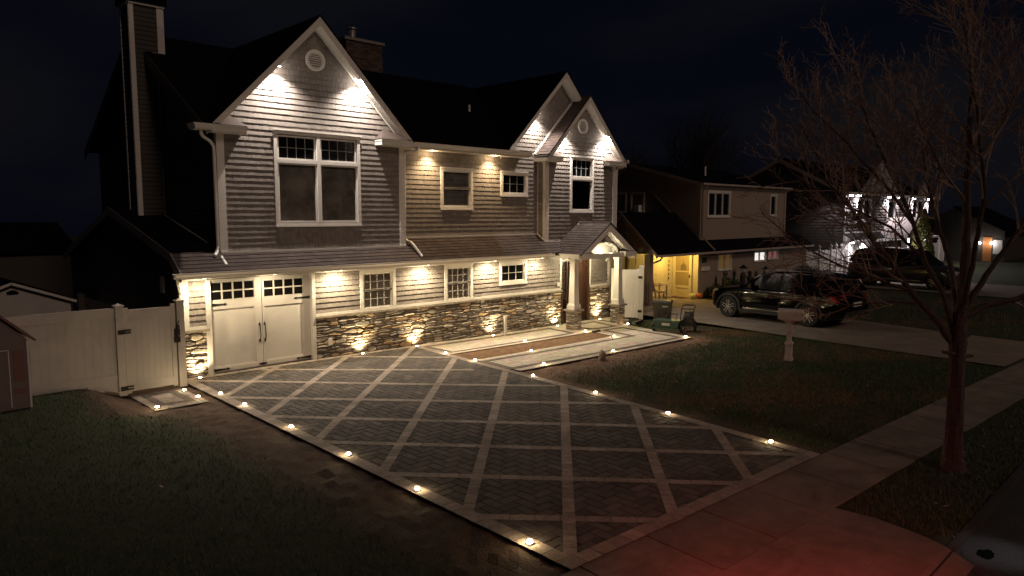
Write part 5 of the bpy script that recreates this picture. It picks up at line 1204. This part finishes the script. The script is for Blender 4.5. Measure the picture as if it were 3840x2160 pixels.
# ================================================================== CARS
def car(name, label, paint='carpaint', tall=1., grp=None):
    t_ = thing(name, label, 'car', (0, 0, 0), grp)
    # (x, z sill, z belt, half width sill, half width belt)
    st_ = [(3.93, .42, .72, .62, .66), (3.86, .30, .86, .80, .80), (3.62, .24, 1.00, .93, .88), (3.2, .24, 1.07, .985, .93), (2.7, .24, 1.12, .99, .95), (2.0, .24, 1.13, .99, .955), (1.0, .24, 1.14, .99, .955), (0, .24, 1.16, .99, .955), (-.6, .26, 1.18, .985, .95), (-.95, .30, 1.17, .95, .92), (-1.08, .36, 1.05, .86, .88), (-1.13, .42, .80, .80, .82)]
    m = MB(); N = 14; vs = []
    for x, zs, zb, ws, wb in st_:
        pr = [(0, zs), (ws * .8, zs), (ws * .96, zs + .05), (ws, zs + (zb - zs) * .35), (ws * 1.0, zs + (zb - zs) * .6), ((ws + wb) / 2, zb - .06), (wb * .93, zb), (0, zb + .03)]
        full = pr + [(-a, b) for a, b in pr[-2:0:-1]]
        vs += [(x, a, b) for a, b in full]
    n = 14; fs = []
    for i in range(len(st_) - 1):
        for k in range(n): k2 = (k + 1) % n; fs.append((i * n + k, i * n + k2, (i + 1) * n + k2, (i + 1) * n + k))
    fs += [tuple(range(n)), tuple(range((len(st_) - 1) * n, len(st_) * n))[::-1]]
    m.mesh(vs, fs); bd_ = m.build('body', paint, t_, True)
    md = bd_.modifiers.new('bev', 'SUBSURF'); md.levels = 1; md.render_levels = 1
    h = tall
    gl = [(2.62, 1.10, 1.13, .86, .86), (2.25, 1.10, 1.38 * h, .90, .76), (1.85, 1.10, 1.62 * h, .90, .70), (1.4, 1.10, 1.70 * h, .90, .69), (.5, 1.12, 1.74 * h, .90, .69), (-.3, 1.14, 1.71 * h, .89, .68), (-.72, 1.15, 1.62 * h, .88, .66), (-.98, 1.15, 1.22, .86, .80)]
    m = MB(); vs = []
    for x, z0, z1, w0, w1 in gl: vs += [(x, w0, z0), (x, w1, z1 - .03), (x, w1 * .8, z1), (x, -w1 * .8, z1), (x, -w1, z1 - .03), (x, -w0, z0)]
    fs = []
    for i in range(len(gl) - 1):
        for k in range(5): fs.append((i * 6 + k, i * 6 + k + 1, (i + 1) * 6 + k + 1, (i + 1) * 6 + k))
    fs += [tuple(range(6))[::-1], tuple(range(42, 48))]; m.mesh(vs, fs); m.build('window_glass', 'glassdark', t_, False)
    m = MB(); vs = []
    for x, z0, z1, w0, w1 in gl[2:7]: vs += [(x, w1 + .006, z1 - .05), (x, w1 + .008, z1 - .02), (x, w1 * .8, z1 + .012), (x, -w1 * .8, z1 + .012), (x, -w1 - .008, z1 - .02), (x, -w1 - .006, z1 - .05)]
    fs = []
    for i in range(4):
        for k in range(5): fs.append((i * 6 + k, i * 6 + k + 1, (i + 1) * 6 + k + 1, (i + 1) * 6 + k))
    m.mesh(vs, fs)
    for s_ in (-1, 1):
        for xa, xb, za, zb_ in ((1.9, 2.62, 1.62 * h, 1.12), (1.12, 1.18, 1.70 * h, 1.12), (.1, .05, 1.72 * h, 1.12), (-.72, -.98, 1.62 * h, 1.18)): m.beam((xa, s_ * .715, za - .03), (xb, s_ * .912, zb_), .03, .075, (1, 0, 0))
    m.build('roof', paint, t_, False)
    for s_ in (-1, 1):
        MB().tube([(1.5, s_ * .62, 1.72 * h + .02), (1.4, s_ * .62, 1.72 * h + .06), (-.4, s_ * .62, 1.70 * h + .06), (-.5, s_ * .62, 1.70 * h + .02)], .015, 6).build('roof_rail', 'chrome', t_)
        m = MB(); m.hexa([(2.0, s_ * .95, 1.14), (2.22, s_ * .95, 1.14), (2.18, s_ * 1.12, 1.15), (2.04, s_ * 1.12, 1.15), (2.0, s_ * .95, 1.30), (2.18, s_ * .95, 1.28), (2.14, s_ * 1.12, 1.27), (2.04, s_ * 1.12, 1.29)][::1]); m.build('door_mirror', paint, t_)
        m = MB(); m.beam((.55, s_ * 1.0, .40), (2.42, s_ * 1.0, .40), .03, .035); m.build('sill_trim', 'chrome', t_)
        m = MB(); m.beam((.45, s_ * .985, .31), (2.55, s_ * .985, .31), .05, .12); m.build('sill_cladding', 'cladding', t_)
        for x in (1.3, .35): MB().beam((x - .1, s_ * 1.0, .90), (x + .1, s_ * 1.0, .90), .03, .03).build('door_handle', paint, t_)
        m = MB(); m.prism([(3.90, s_ * .60, .80), (3.90, s_ * .60, .88), (3.60, s_ * .91, .99), (3.45, s_ * .945, .97), (3.7, s_ * .90, .86)], (.03, s_ * .015, .012)); m.build('headlight', 'headlens', t_)
        m = MB(); m.hexa([(-1.05, s_ * .70, .93), (-.72, s_ * .975, .90), (-.70, s_ * .985, 1.05), (-1.04, s_ * .70, 1.12), (-1.12, s_ * .72, .90), (-.95, s_ * .985, .88), (-.80, s_ * .99, 1.06), (-1.08, s_ * .72, 1.14)]); m.build('tail_light', 'redlens', t_)
    m = MB(); m.box(-1.16, -1.10, -.28, .28, .72, .86); m.build('number_plate', 'sticker', t_); m = MB(); m.box(-1.17, -1.0, -.78, .78, .38, .58); m.build('rear_bumper', 'cladding', t_)
    m = MB(); m.box(3.85, 3.97, -.5, .5, .50, .78); m.build('grille', 'cladding', t_)
    for x in (3.02, 0):
        for s_ in (-1, 1):
            y = s_ * .86; m = MB()
            for i in range(16):   # flared arch
                a, b = PI * (-.08 + 1.16 * i / 16), PI * (-.08 + 1.16 * (i + 1) / 16)
                q = [(x + r_ * math.cos(t2), yy, .39 + r_ * math.sin(t2)) for t2 in (a, b) for r_, yy in ((.42, s_ * .80), (.42, s_ * 1.012), (.50, s_ * 1.005))]
                m.face([q[0], q[1], q[4], q[3]]); m.face([q[1], q[2], q[5], q[4]])
            m.lathe([(.43, 0), (.43, .01)], (x, s_ * .79 if s_ > 0 else s_ * .80, .39), 24, 'y'); m.build('wheel_arch', 'cladding', t_)
            w_ = thing('wheel', None, None, (0, 0, 0)); w_.parent = t_; w_.location = (x, y, .385); m = MB(); m.lathe([(.27, -.12), (.36, -.125), (.385, -.09), (.385, .09), (.36, .125), (.27, .12)], (0, s_ * .02, 0), 28, 'y'); m.build('tyre', 'rubber', w_)
            m = MB(); yo = s_ * .135
            for i in range(36):
                a, b = 2 * PI * i / 36, 2 * PI * (i + 1) / 36
                m.face([(r_ * math.cos(t2), yo, r_ * math.sin(t2)) for r_, t2 in ((.232, a), (.278, a), (.278, b), (.232, b))])
            for i in range(5):
                for o_ in (-.16, .16):
                    a = 2 * PI * i / 5 + .3; p0 = Vector((.06 * math.cos(a + o_ * 3.6), yo, .06 * math.sin(a + o_ * 3.6))); p1 = Vector((.25 * math.cos(a + o_ * 1.15), yo + s_ * .002, .25 * math.sin(a + o_ * 1.15))); m.beam(p0, p1, .022, .026, (0, 1, 0))
            m.lathe([(.055, -.012), (.055, .012)], (0, yo, 0), 14, 'y'); m.build('rim', 'alloy', w_)
            MB().lathe([(.25, 0), (.25, .01)], (0, s_ * .09, 0), 20, 'y').build('brake_disc', 'iron', w_)
    return t_
cr = car('suv_car', 'glossy black sport utility car parked on the neighbouring driveway')
ang = math.atan2(3.11, .28); cr.location = (18.43, -6.60, .003); cr.rotation_euler = (0, 0, ang)
c2 = car('parked_suv', 'dark tall car with silver roof rails parked before the floodlit far house', 'carpaint2', 1.1)
c2.location = (34.65, -2.85, .003); c2.rotation_euler = (0, 0, rad(-98)); c2.scale = (1.08, 1.04, 1.04)

# ================================================================== FLOODLIT FAR HOUSE
fh = thing('far_house', 'dark shingled house with white floodlights under its eaves, behind the tree', 'house', (46, 4, 0)); FY = WY(.3)
m = MB(); core(m, FY, 38, 53.7, 0, 5.0, [(39.85, 42.2, 3.27, 4.62), (45.2, 46.65, 3.35, 4.6), (50.2, 52.55, 3.27, 4.68)]); m.face([(38, .3, 0), (38, 8.2, 0), (38, 8.2, 5), (38, 4.2, 7.1), (38, .3, 5)]); m.face([(53.7, .3, 0), (53.7, 8, 0), (53.7, 8, 5), (53.7, .3, 5)]); m.build('wall', 'fars', fh)
m = MB(); lap(m, WX(38), lambda z: .3 if z < 5 else .3 + (z - 5) / .54, lambda z: 8.2 if z < 5 else 8.1 - (z - 5) / .54, 0, 7.0, .17, .03)
for a, b, z0, z1 in ((38.15, 53.55, 2.6, 3.2), (38.15, 39.75, 3.2, 4.9), (42.3, 45.1, 3.2, 4.9), (46.75, 50.1, 3.2, 4.9), (52.7, 53.55, 3.2, 4.9), (42.7, 53.5, .9, 2.0)): lap(m, FY, lambda z: a, lambda z: b, z0, z1, .17, .035)
m.build('lap_siding', 'fars', fh)
m = MB()
for xa, za, hw, zb_ in ((43.83, 7.2, 3.75, 4.98), (46.9, 5.75, 1.15, 4.95), (52.3, 6.05, 1.45, 4.95)): m.prism([(xa - hw, .16 + .01 * hw, zb_), (xa + hw, .16 + .01 * hw, zb_), (xa, .16 + .01 * hw, za)], (0, .1, 0))
m.build('gable_wall', mat('far_gable', (.34, .32, .32), .8), fh)
m = MB(); slab(.0, 5.0, 4.2, 7.2, 37.4, 54); slab(8.4, 5.0, 4.2, 7.2, 37.4, 54); slab(-.4, 2.15, .3, 2.6, 37.9, 53.9); fr_ = m.build('roof', 'roofdark', fh)
m = MB(); m.prism([(37.38, 0, 4.78), (37.38, 0, 4.98), (37.38, 4.2, 7.18), (37.38, 8.4, 4.98), (37.38, 8.4, 4.78), (37.38, 4.2, 6.9)], (.04, 0, 0)); m.build('rake_board', mat('far_rake', (.4, .3, .25), .8), fr_)
m = MB(); m.box(37.4, 54.3, -.12, 0, 4.86, 5.0); m.box(37.9, 53.9, -.5, -.38, 2.02, 2.16); m.box(38, 38.14, .26, .3, 2.6, 4.9); m.box(53.56, 53.7, .26, .3, 2.6, 4.9); m.box(38, 53.7, .26, .3, 2.56, 2.64); m.box(38.6, 38.7, .2, .3, 0, 2); m.box(54.0, 54.9, -.2, 0, 4.8, 5.0); m.box(42.5, 42.7, .2, .3, 0, 2); m.build('trim', 'farw', fh)
MB().box(38.7, 42.5, .22, .3, 0, 2.0).build('garage_door', 'farw', fh)
window(fh, FY, 39.78, 42.27, 3.2, 4.69, [(39.9, 41.0, 3.3, 4.6, 1, 1, 'dark'), (41.05, 42.15, 3.3, 4.6, 1, 1, 'dark')], cw=.12, frame='farw'); window(fh, FY, 45.11, 46.74, 3.28, 4.67, [(45.25, 46.6, 3.38, 4.58, 1, 1, 'dark')], cw=.14, frame='farw'); window(fh, FY, 50.09, 52.64, 3.19, 4.75, [(50.22, 51.3, 3.3, 4.64, 1, 1, 'dark'), (51.4, 52.5, 3.3, 4.64, 1, 1, 'dark')], cw=.12, frame='farw')
m = MB(); pz = 3.45
for sx in (-1, 1): m.hexa([(46 + sx * 2.7, -1.5, 2.15), (46, -1.5, pz), (46, .3, pz), (46 + sx * 2.7, .3, 2.15), (46 + sx * 2.7, -1.5, 2.22), (46, -1.5, pz + .07), (46, .3, pz + .07), (46 + sx * 2.7, .3, 2.22)])
po = m.build('portico_roof', 'farroof', fh)
for x in (44.3, 47.7): MB().box(x - .17, x + .17, -1.35, -1.0, 0, 2.15).build('column', 'farw', po)
for x, z in ((38.35, 4.84), (39.6, 4.84), (44.9, 4.84), (47.0, 4.84), (49.8, 4.84), (53.1, 4.84)):
    l_ = MB().box(x - .16, x + .16, .02, .16, z - .07, z).build('flood_light', 'lampcold', fh); lamp('SPOT', 'flood_lamp', (x, .1, z - .10), 420, (1, .90, .90), l_, .05, 150, .8, (x, .12, 0))
for x in (38.6, 41): lamp('SPOT', 'garage_lamp', (x, -.1, 2.0), 330, (1, .90, .90), fh, .05, 150, .8, (x, .1, 0))
for x in (44.3, 47.7): lamp('POINT', 'column_lamp', (x, -1.5, 1.95), 40, (1, .90, .90), fh, .05)
MB().box(38.3, 38.9, -.2, .0, 2.0, 2.03).build('flood_light', 'lampcold', fh)
shrub(45.3, -1.9, .85, 2.0, 'tall yellow green conical evergreen before the floodlit far house', 'arbor', 5000, 12, 'evergreen', None, True, .10); lamp('POINT', 'yard_lamp', (46.1, -1.2, 2.6), 24, (1, .92, .8), fh, .05)
wf = thing('white_fence', 'white vinyl fence with ball finials between the tan and far houses', 'fence', (35.3, .3, 0)); m = MB()
for i in range(36): m.box(32.7 + i * .15, 32.843 + i * .15, .29, .33, .05, 1.62)
m.box(32.7, 38, .27, .35, 1.50, 1.66); m.build('panel', 'farw', wf)
for x in (32.8, 34.6, 36.2, 37.0, 37.8): pc = MB().box(x - .07, x + .07, .2, .36, 0, 1.72).build('post', 'farw', wf); MB().lathe([(.10, 1.72), (.10, 1.75), (.05, 1.77), (.09, 1.83), (.09, 1.88), (.03, 1.97), (.0, 2.0)], (x, .28, 0), 12).build('finial', 'farw', pc)
wf2 = thing('white_fence', 'white fence with paired finials right of the floodlit house', 'fence', (56, .4, 0)); MB().box(53.8, 59, .38, .44, 0, 1.5).build('panel', 'farw', wf2)
for x in (54.5, 55.3, 57.5): pc = MB().box(x - .1, x + .1, .3, .5, 0, 1.65).build('post', 'farw', wf2); MB().lathe([(.12, 1.65), (.12, 1.7), (.05, 1.75), (.11, 1.85), (.0, 2.05)], (x, .4, 0), 10).build('finial', 'farw', pc)
bg = thing('end_house', 'low dark house with a bright porch lamp glimpsed through the branches at far right', 'house', (66, -1, 0)); m = MB(); m.box(61, 71, -3.2, 4, 0, 2.4); m.prism([(61, -3.2, 2.4), (61, 4, 2.4), (61, .4, 4.2)], (10, 0, 0)); m.build('wall', 'lap', bg)
m = MB(); m.hexa([(60.6, -3.7, 2.2), (71, -3.7, 2.2), (71, .4, 4.3), (60.6, .4, 4.3), (60.6, -3.7, 2.28), (71, -3.7, 2.28), (71, .4, 4.38), (60.6, .4, 4.38)]); m.build('roof', 'roofdark', bg)
for p in ((60.8, -2.4, 1.45), (60.8, -1.6, 1.45)): q_ = MB().blob(p, .09, 8, 6, 0).build('porch_light', 'lampcold', bg); lamp('POINT', 'end_lamp', (p[0] - .25, p[1], p[2]), 8, (1, .85, .72), q_, .05)
MB().box(60.95, 60.99, -2.4, -1.8, 0, 1.9).build('front_door', mat('orange_door', (.5, .2, .06), .5), bg)
MB().box(60.95, 60.98, -3.1, -2.5, .6, 1.7).build('window', 'farw', bg)

# ================================================================== LIGHT, SKY, CAMERA
w_ = bpy.data.worlds.new('World'); bpy.context.scene.world = w_; w_.use_nodes = True; nt = w_.node_tree; bgd = nt.nodes['Background']
sky = nt.nodes.new('ShaderNodeTexSky'); sky.sky_type = 'NISHITA'; sky.sun_disc = False; sky.sun_elevation = rad(-8); sky.sun_rotation = rad(200)
tc = nt.nodes.new('ShaderNodeTexCoord'); mp = nt.nodes.new('ShaderNodeMapping'); mp.inputs['Scale'].default_value = (1, 1, 3.2); mp.inputs['Location'].default_value = (.35, .1, .3)
nz = nt.nodes.new('ShaderNodeTexNoise'); nz.inputs['Scale'].default_value = 1.5; nz.inputs['Detail'].default_value = 5; nz.inputs['Distortion'].default_value = .4
mr_ = nt.nodes.new('ShaderNodeMapRange'); mr_.inputs[1].default_value = .46; mr_.inputs[2].default_value = .72
mx = nt.nodes.new('ShaderNodeMix'); mx.data_type = 'RGBA'; mx.inputs[6].default_value = (.0017, .0022, .0046, 1); mx.inputs[7].default_value = (.0052, .0052, .0066, 1)
ad = nt.nodes.new('ShaderNodeMix'); ad.data_type = 'RGBA'; ad.blend_type = 'ADD'; ad.inputs[0].default_value = .002
L_ = nt.links.new; L_(tc.outputs['Generated'], mp.inputs[0]); L_(mp.outputs[0], nz.inputs['Vector']); L_(nz.outputs['Fac'], mr_.inputs[0]); L_(mr_.outputs[0], mx.inputs[0]); L_(mx.outputs[2], ad.inputs[6]); L_(sky.outputs[0], ad.inputs[7]); L_(ad.outputs[2], bgd.inputs[0]); bgd.inputs[1].default_value = 1.
sl = bpy.data.lights.new('street_glow', 'SUN'); sl.energy = .29; sl.angle = rad(12); sl.color = (1, .72, .56); so_ = bpy.data.objects.new('street_glow', sl); C.objects.link(so_)
so_.rotation_euler = Vector((.05, .80, -.52)).to_track_quat('-Z', 'Y').to_euler()
lamp('POINT', 'street_lamp_glow', (21, -24, 8.5), 700, (1, .74, .56), None, .15); lamp('SPOT', 'side_lamp', (37.3, .9, 4.7), 90, (1, .9, .88), fh, .05, 120, .9, (37.6, 1.4, 0)); lamp('POINT', 'fence_fill', (36.9, -.9, 1.9), 26, (1, .9, .88), fh, .05)  # last lamp here is a fill added to brighten the white fence
lamp('SPOT', 'brake_lamp', (-.3, -14.3, .85), 120, (1, .07, .04), None, .1, 112, 1., (1.2, -12.9, 0)); lamp('SPOT', 'brake_lamp', (1.7, -15.3, .9), 22, (1, .06, .035), None, .1, 100, .9, (2.6, -13.6, 0))
lamp('SPOT', 'road_lamp', (3.9, -16.0, 2.4), 70, (.95, .95, 1), None, .05, 22, 1., (3.42, -14.70, -.07))
cm = bpy.data.cameras.new('camera'); co = bpy.data.objects.new('camera', cm); C.objects.link(co)
cm.sensor_width = 36; cm.lens = 2680.6 / 3840 * 36; cm.clip_end = 500; cm.clip_start = .05
yaw, pit, rol = rad(44.3284619), rad(5.87554289), rad(.0423)
fw = Vector((math.sin(yaw) * math.cos(pit), math.cos(yaw) * math.cos(pit), -math.sin(pit))); co.location = (-5.7568, -16.3706, 3.67697)
co.rotation_euler = (fw.to_track_quat('-Z', 'Y').to_matrix() @ Matrix.Rotation(rol, 3, 'Z')).to_euler()
sc = bpy.context.scene; sc.camera = co
sc.view_settings.view_transform = 'Standard'; sc.view_settings.look = 'None'; sc.view_settings.exposure = 0; sc.view_settings.gamma = 1; sc.view_settings.use_curve_mapping = False
sc.cycles.max_bounces = 5; sc.cycles.diffuse_bounces = 3; sc.cycles.glossy_bounces = 3; sc.cycles.transparent_max_bounces = 8; sc.cycles.use_denoising = True; sc.cycles.caustics_reflective = False; sc.cycles.caustics_refractive = False
sc.cycles.sample_clamp_indirect = 3
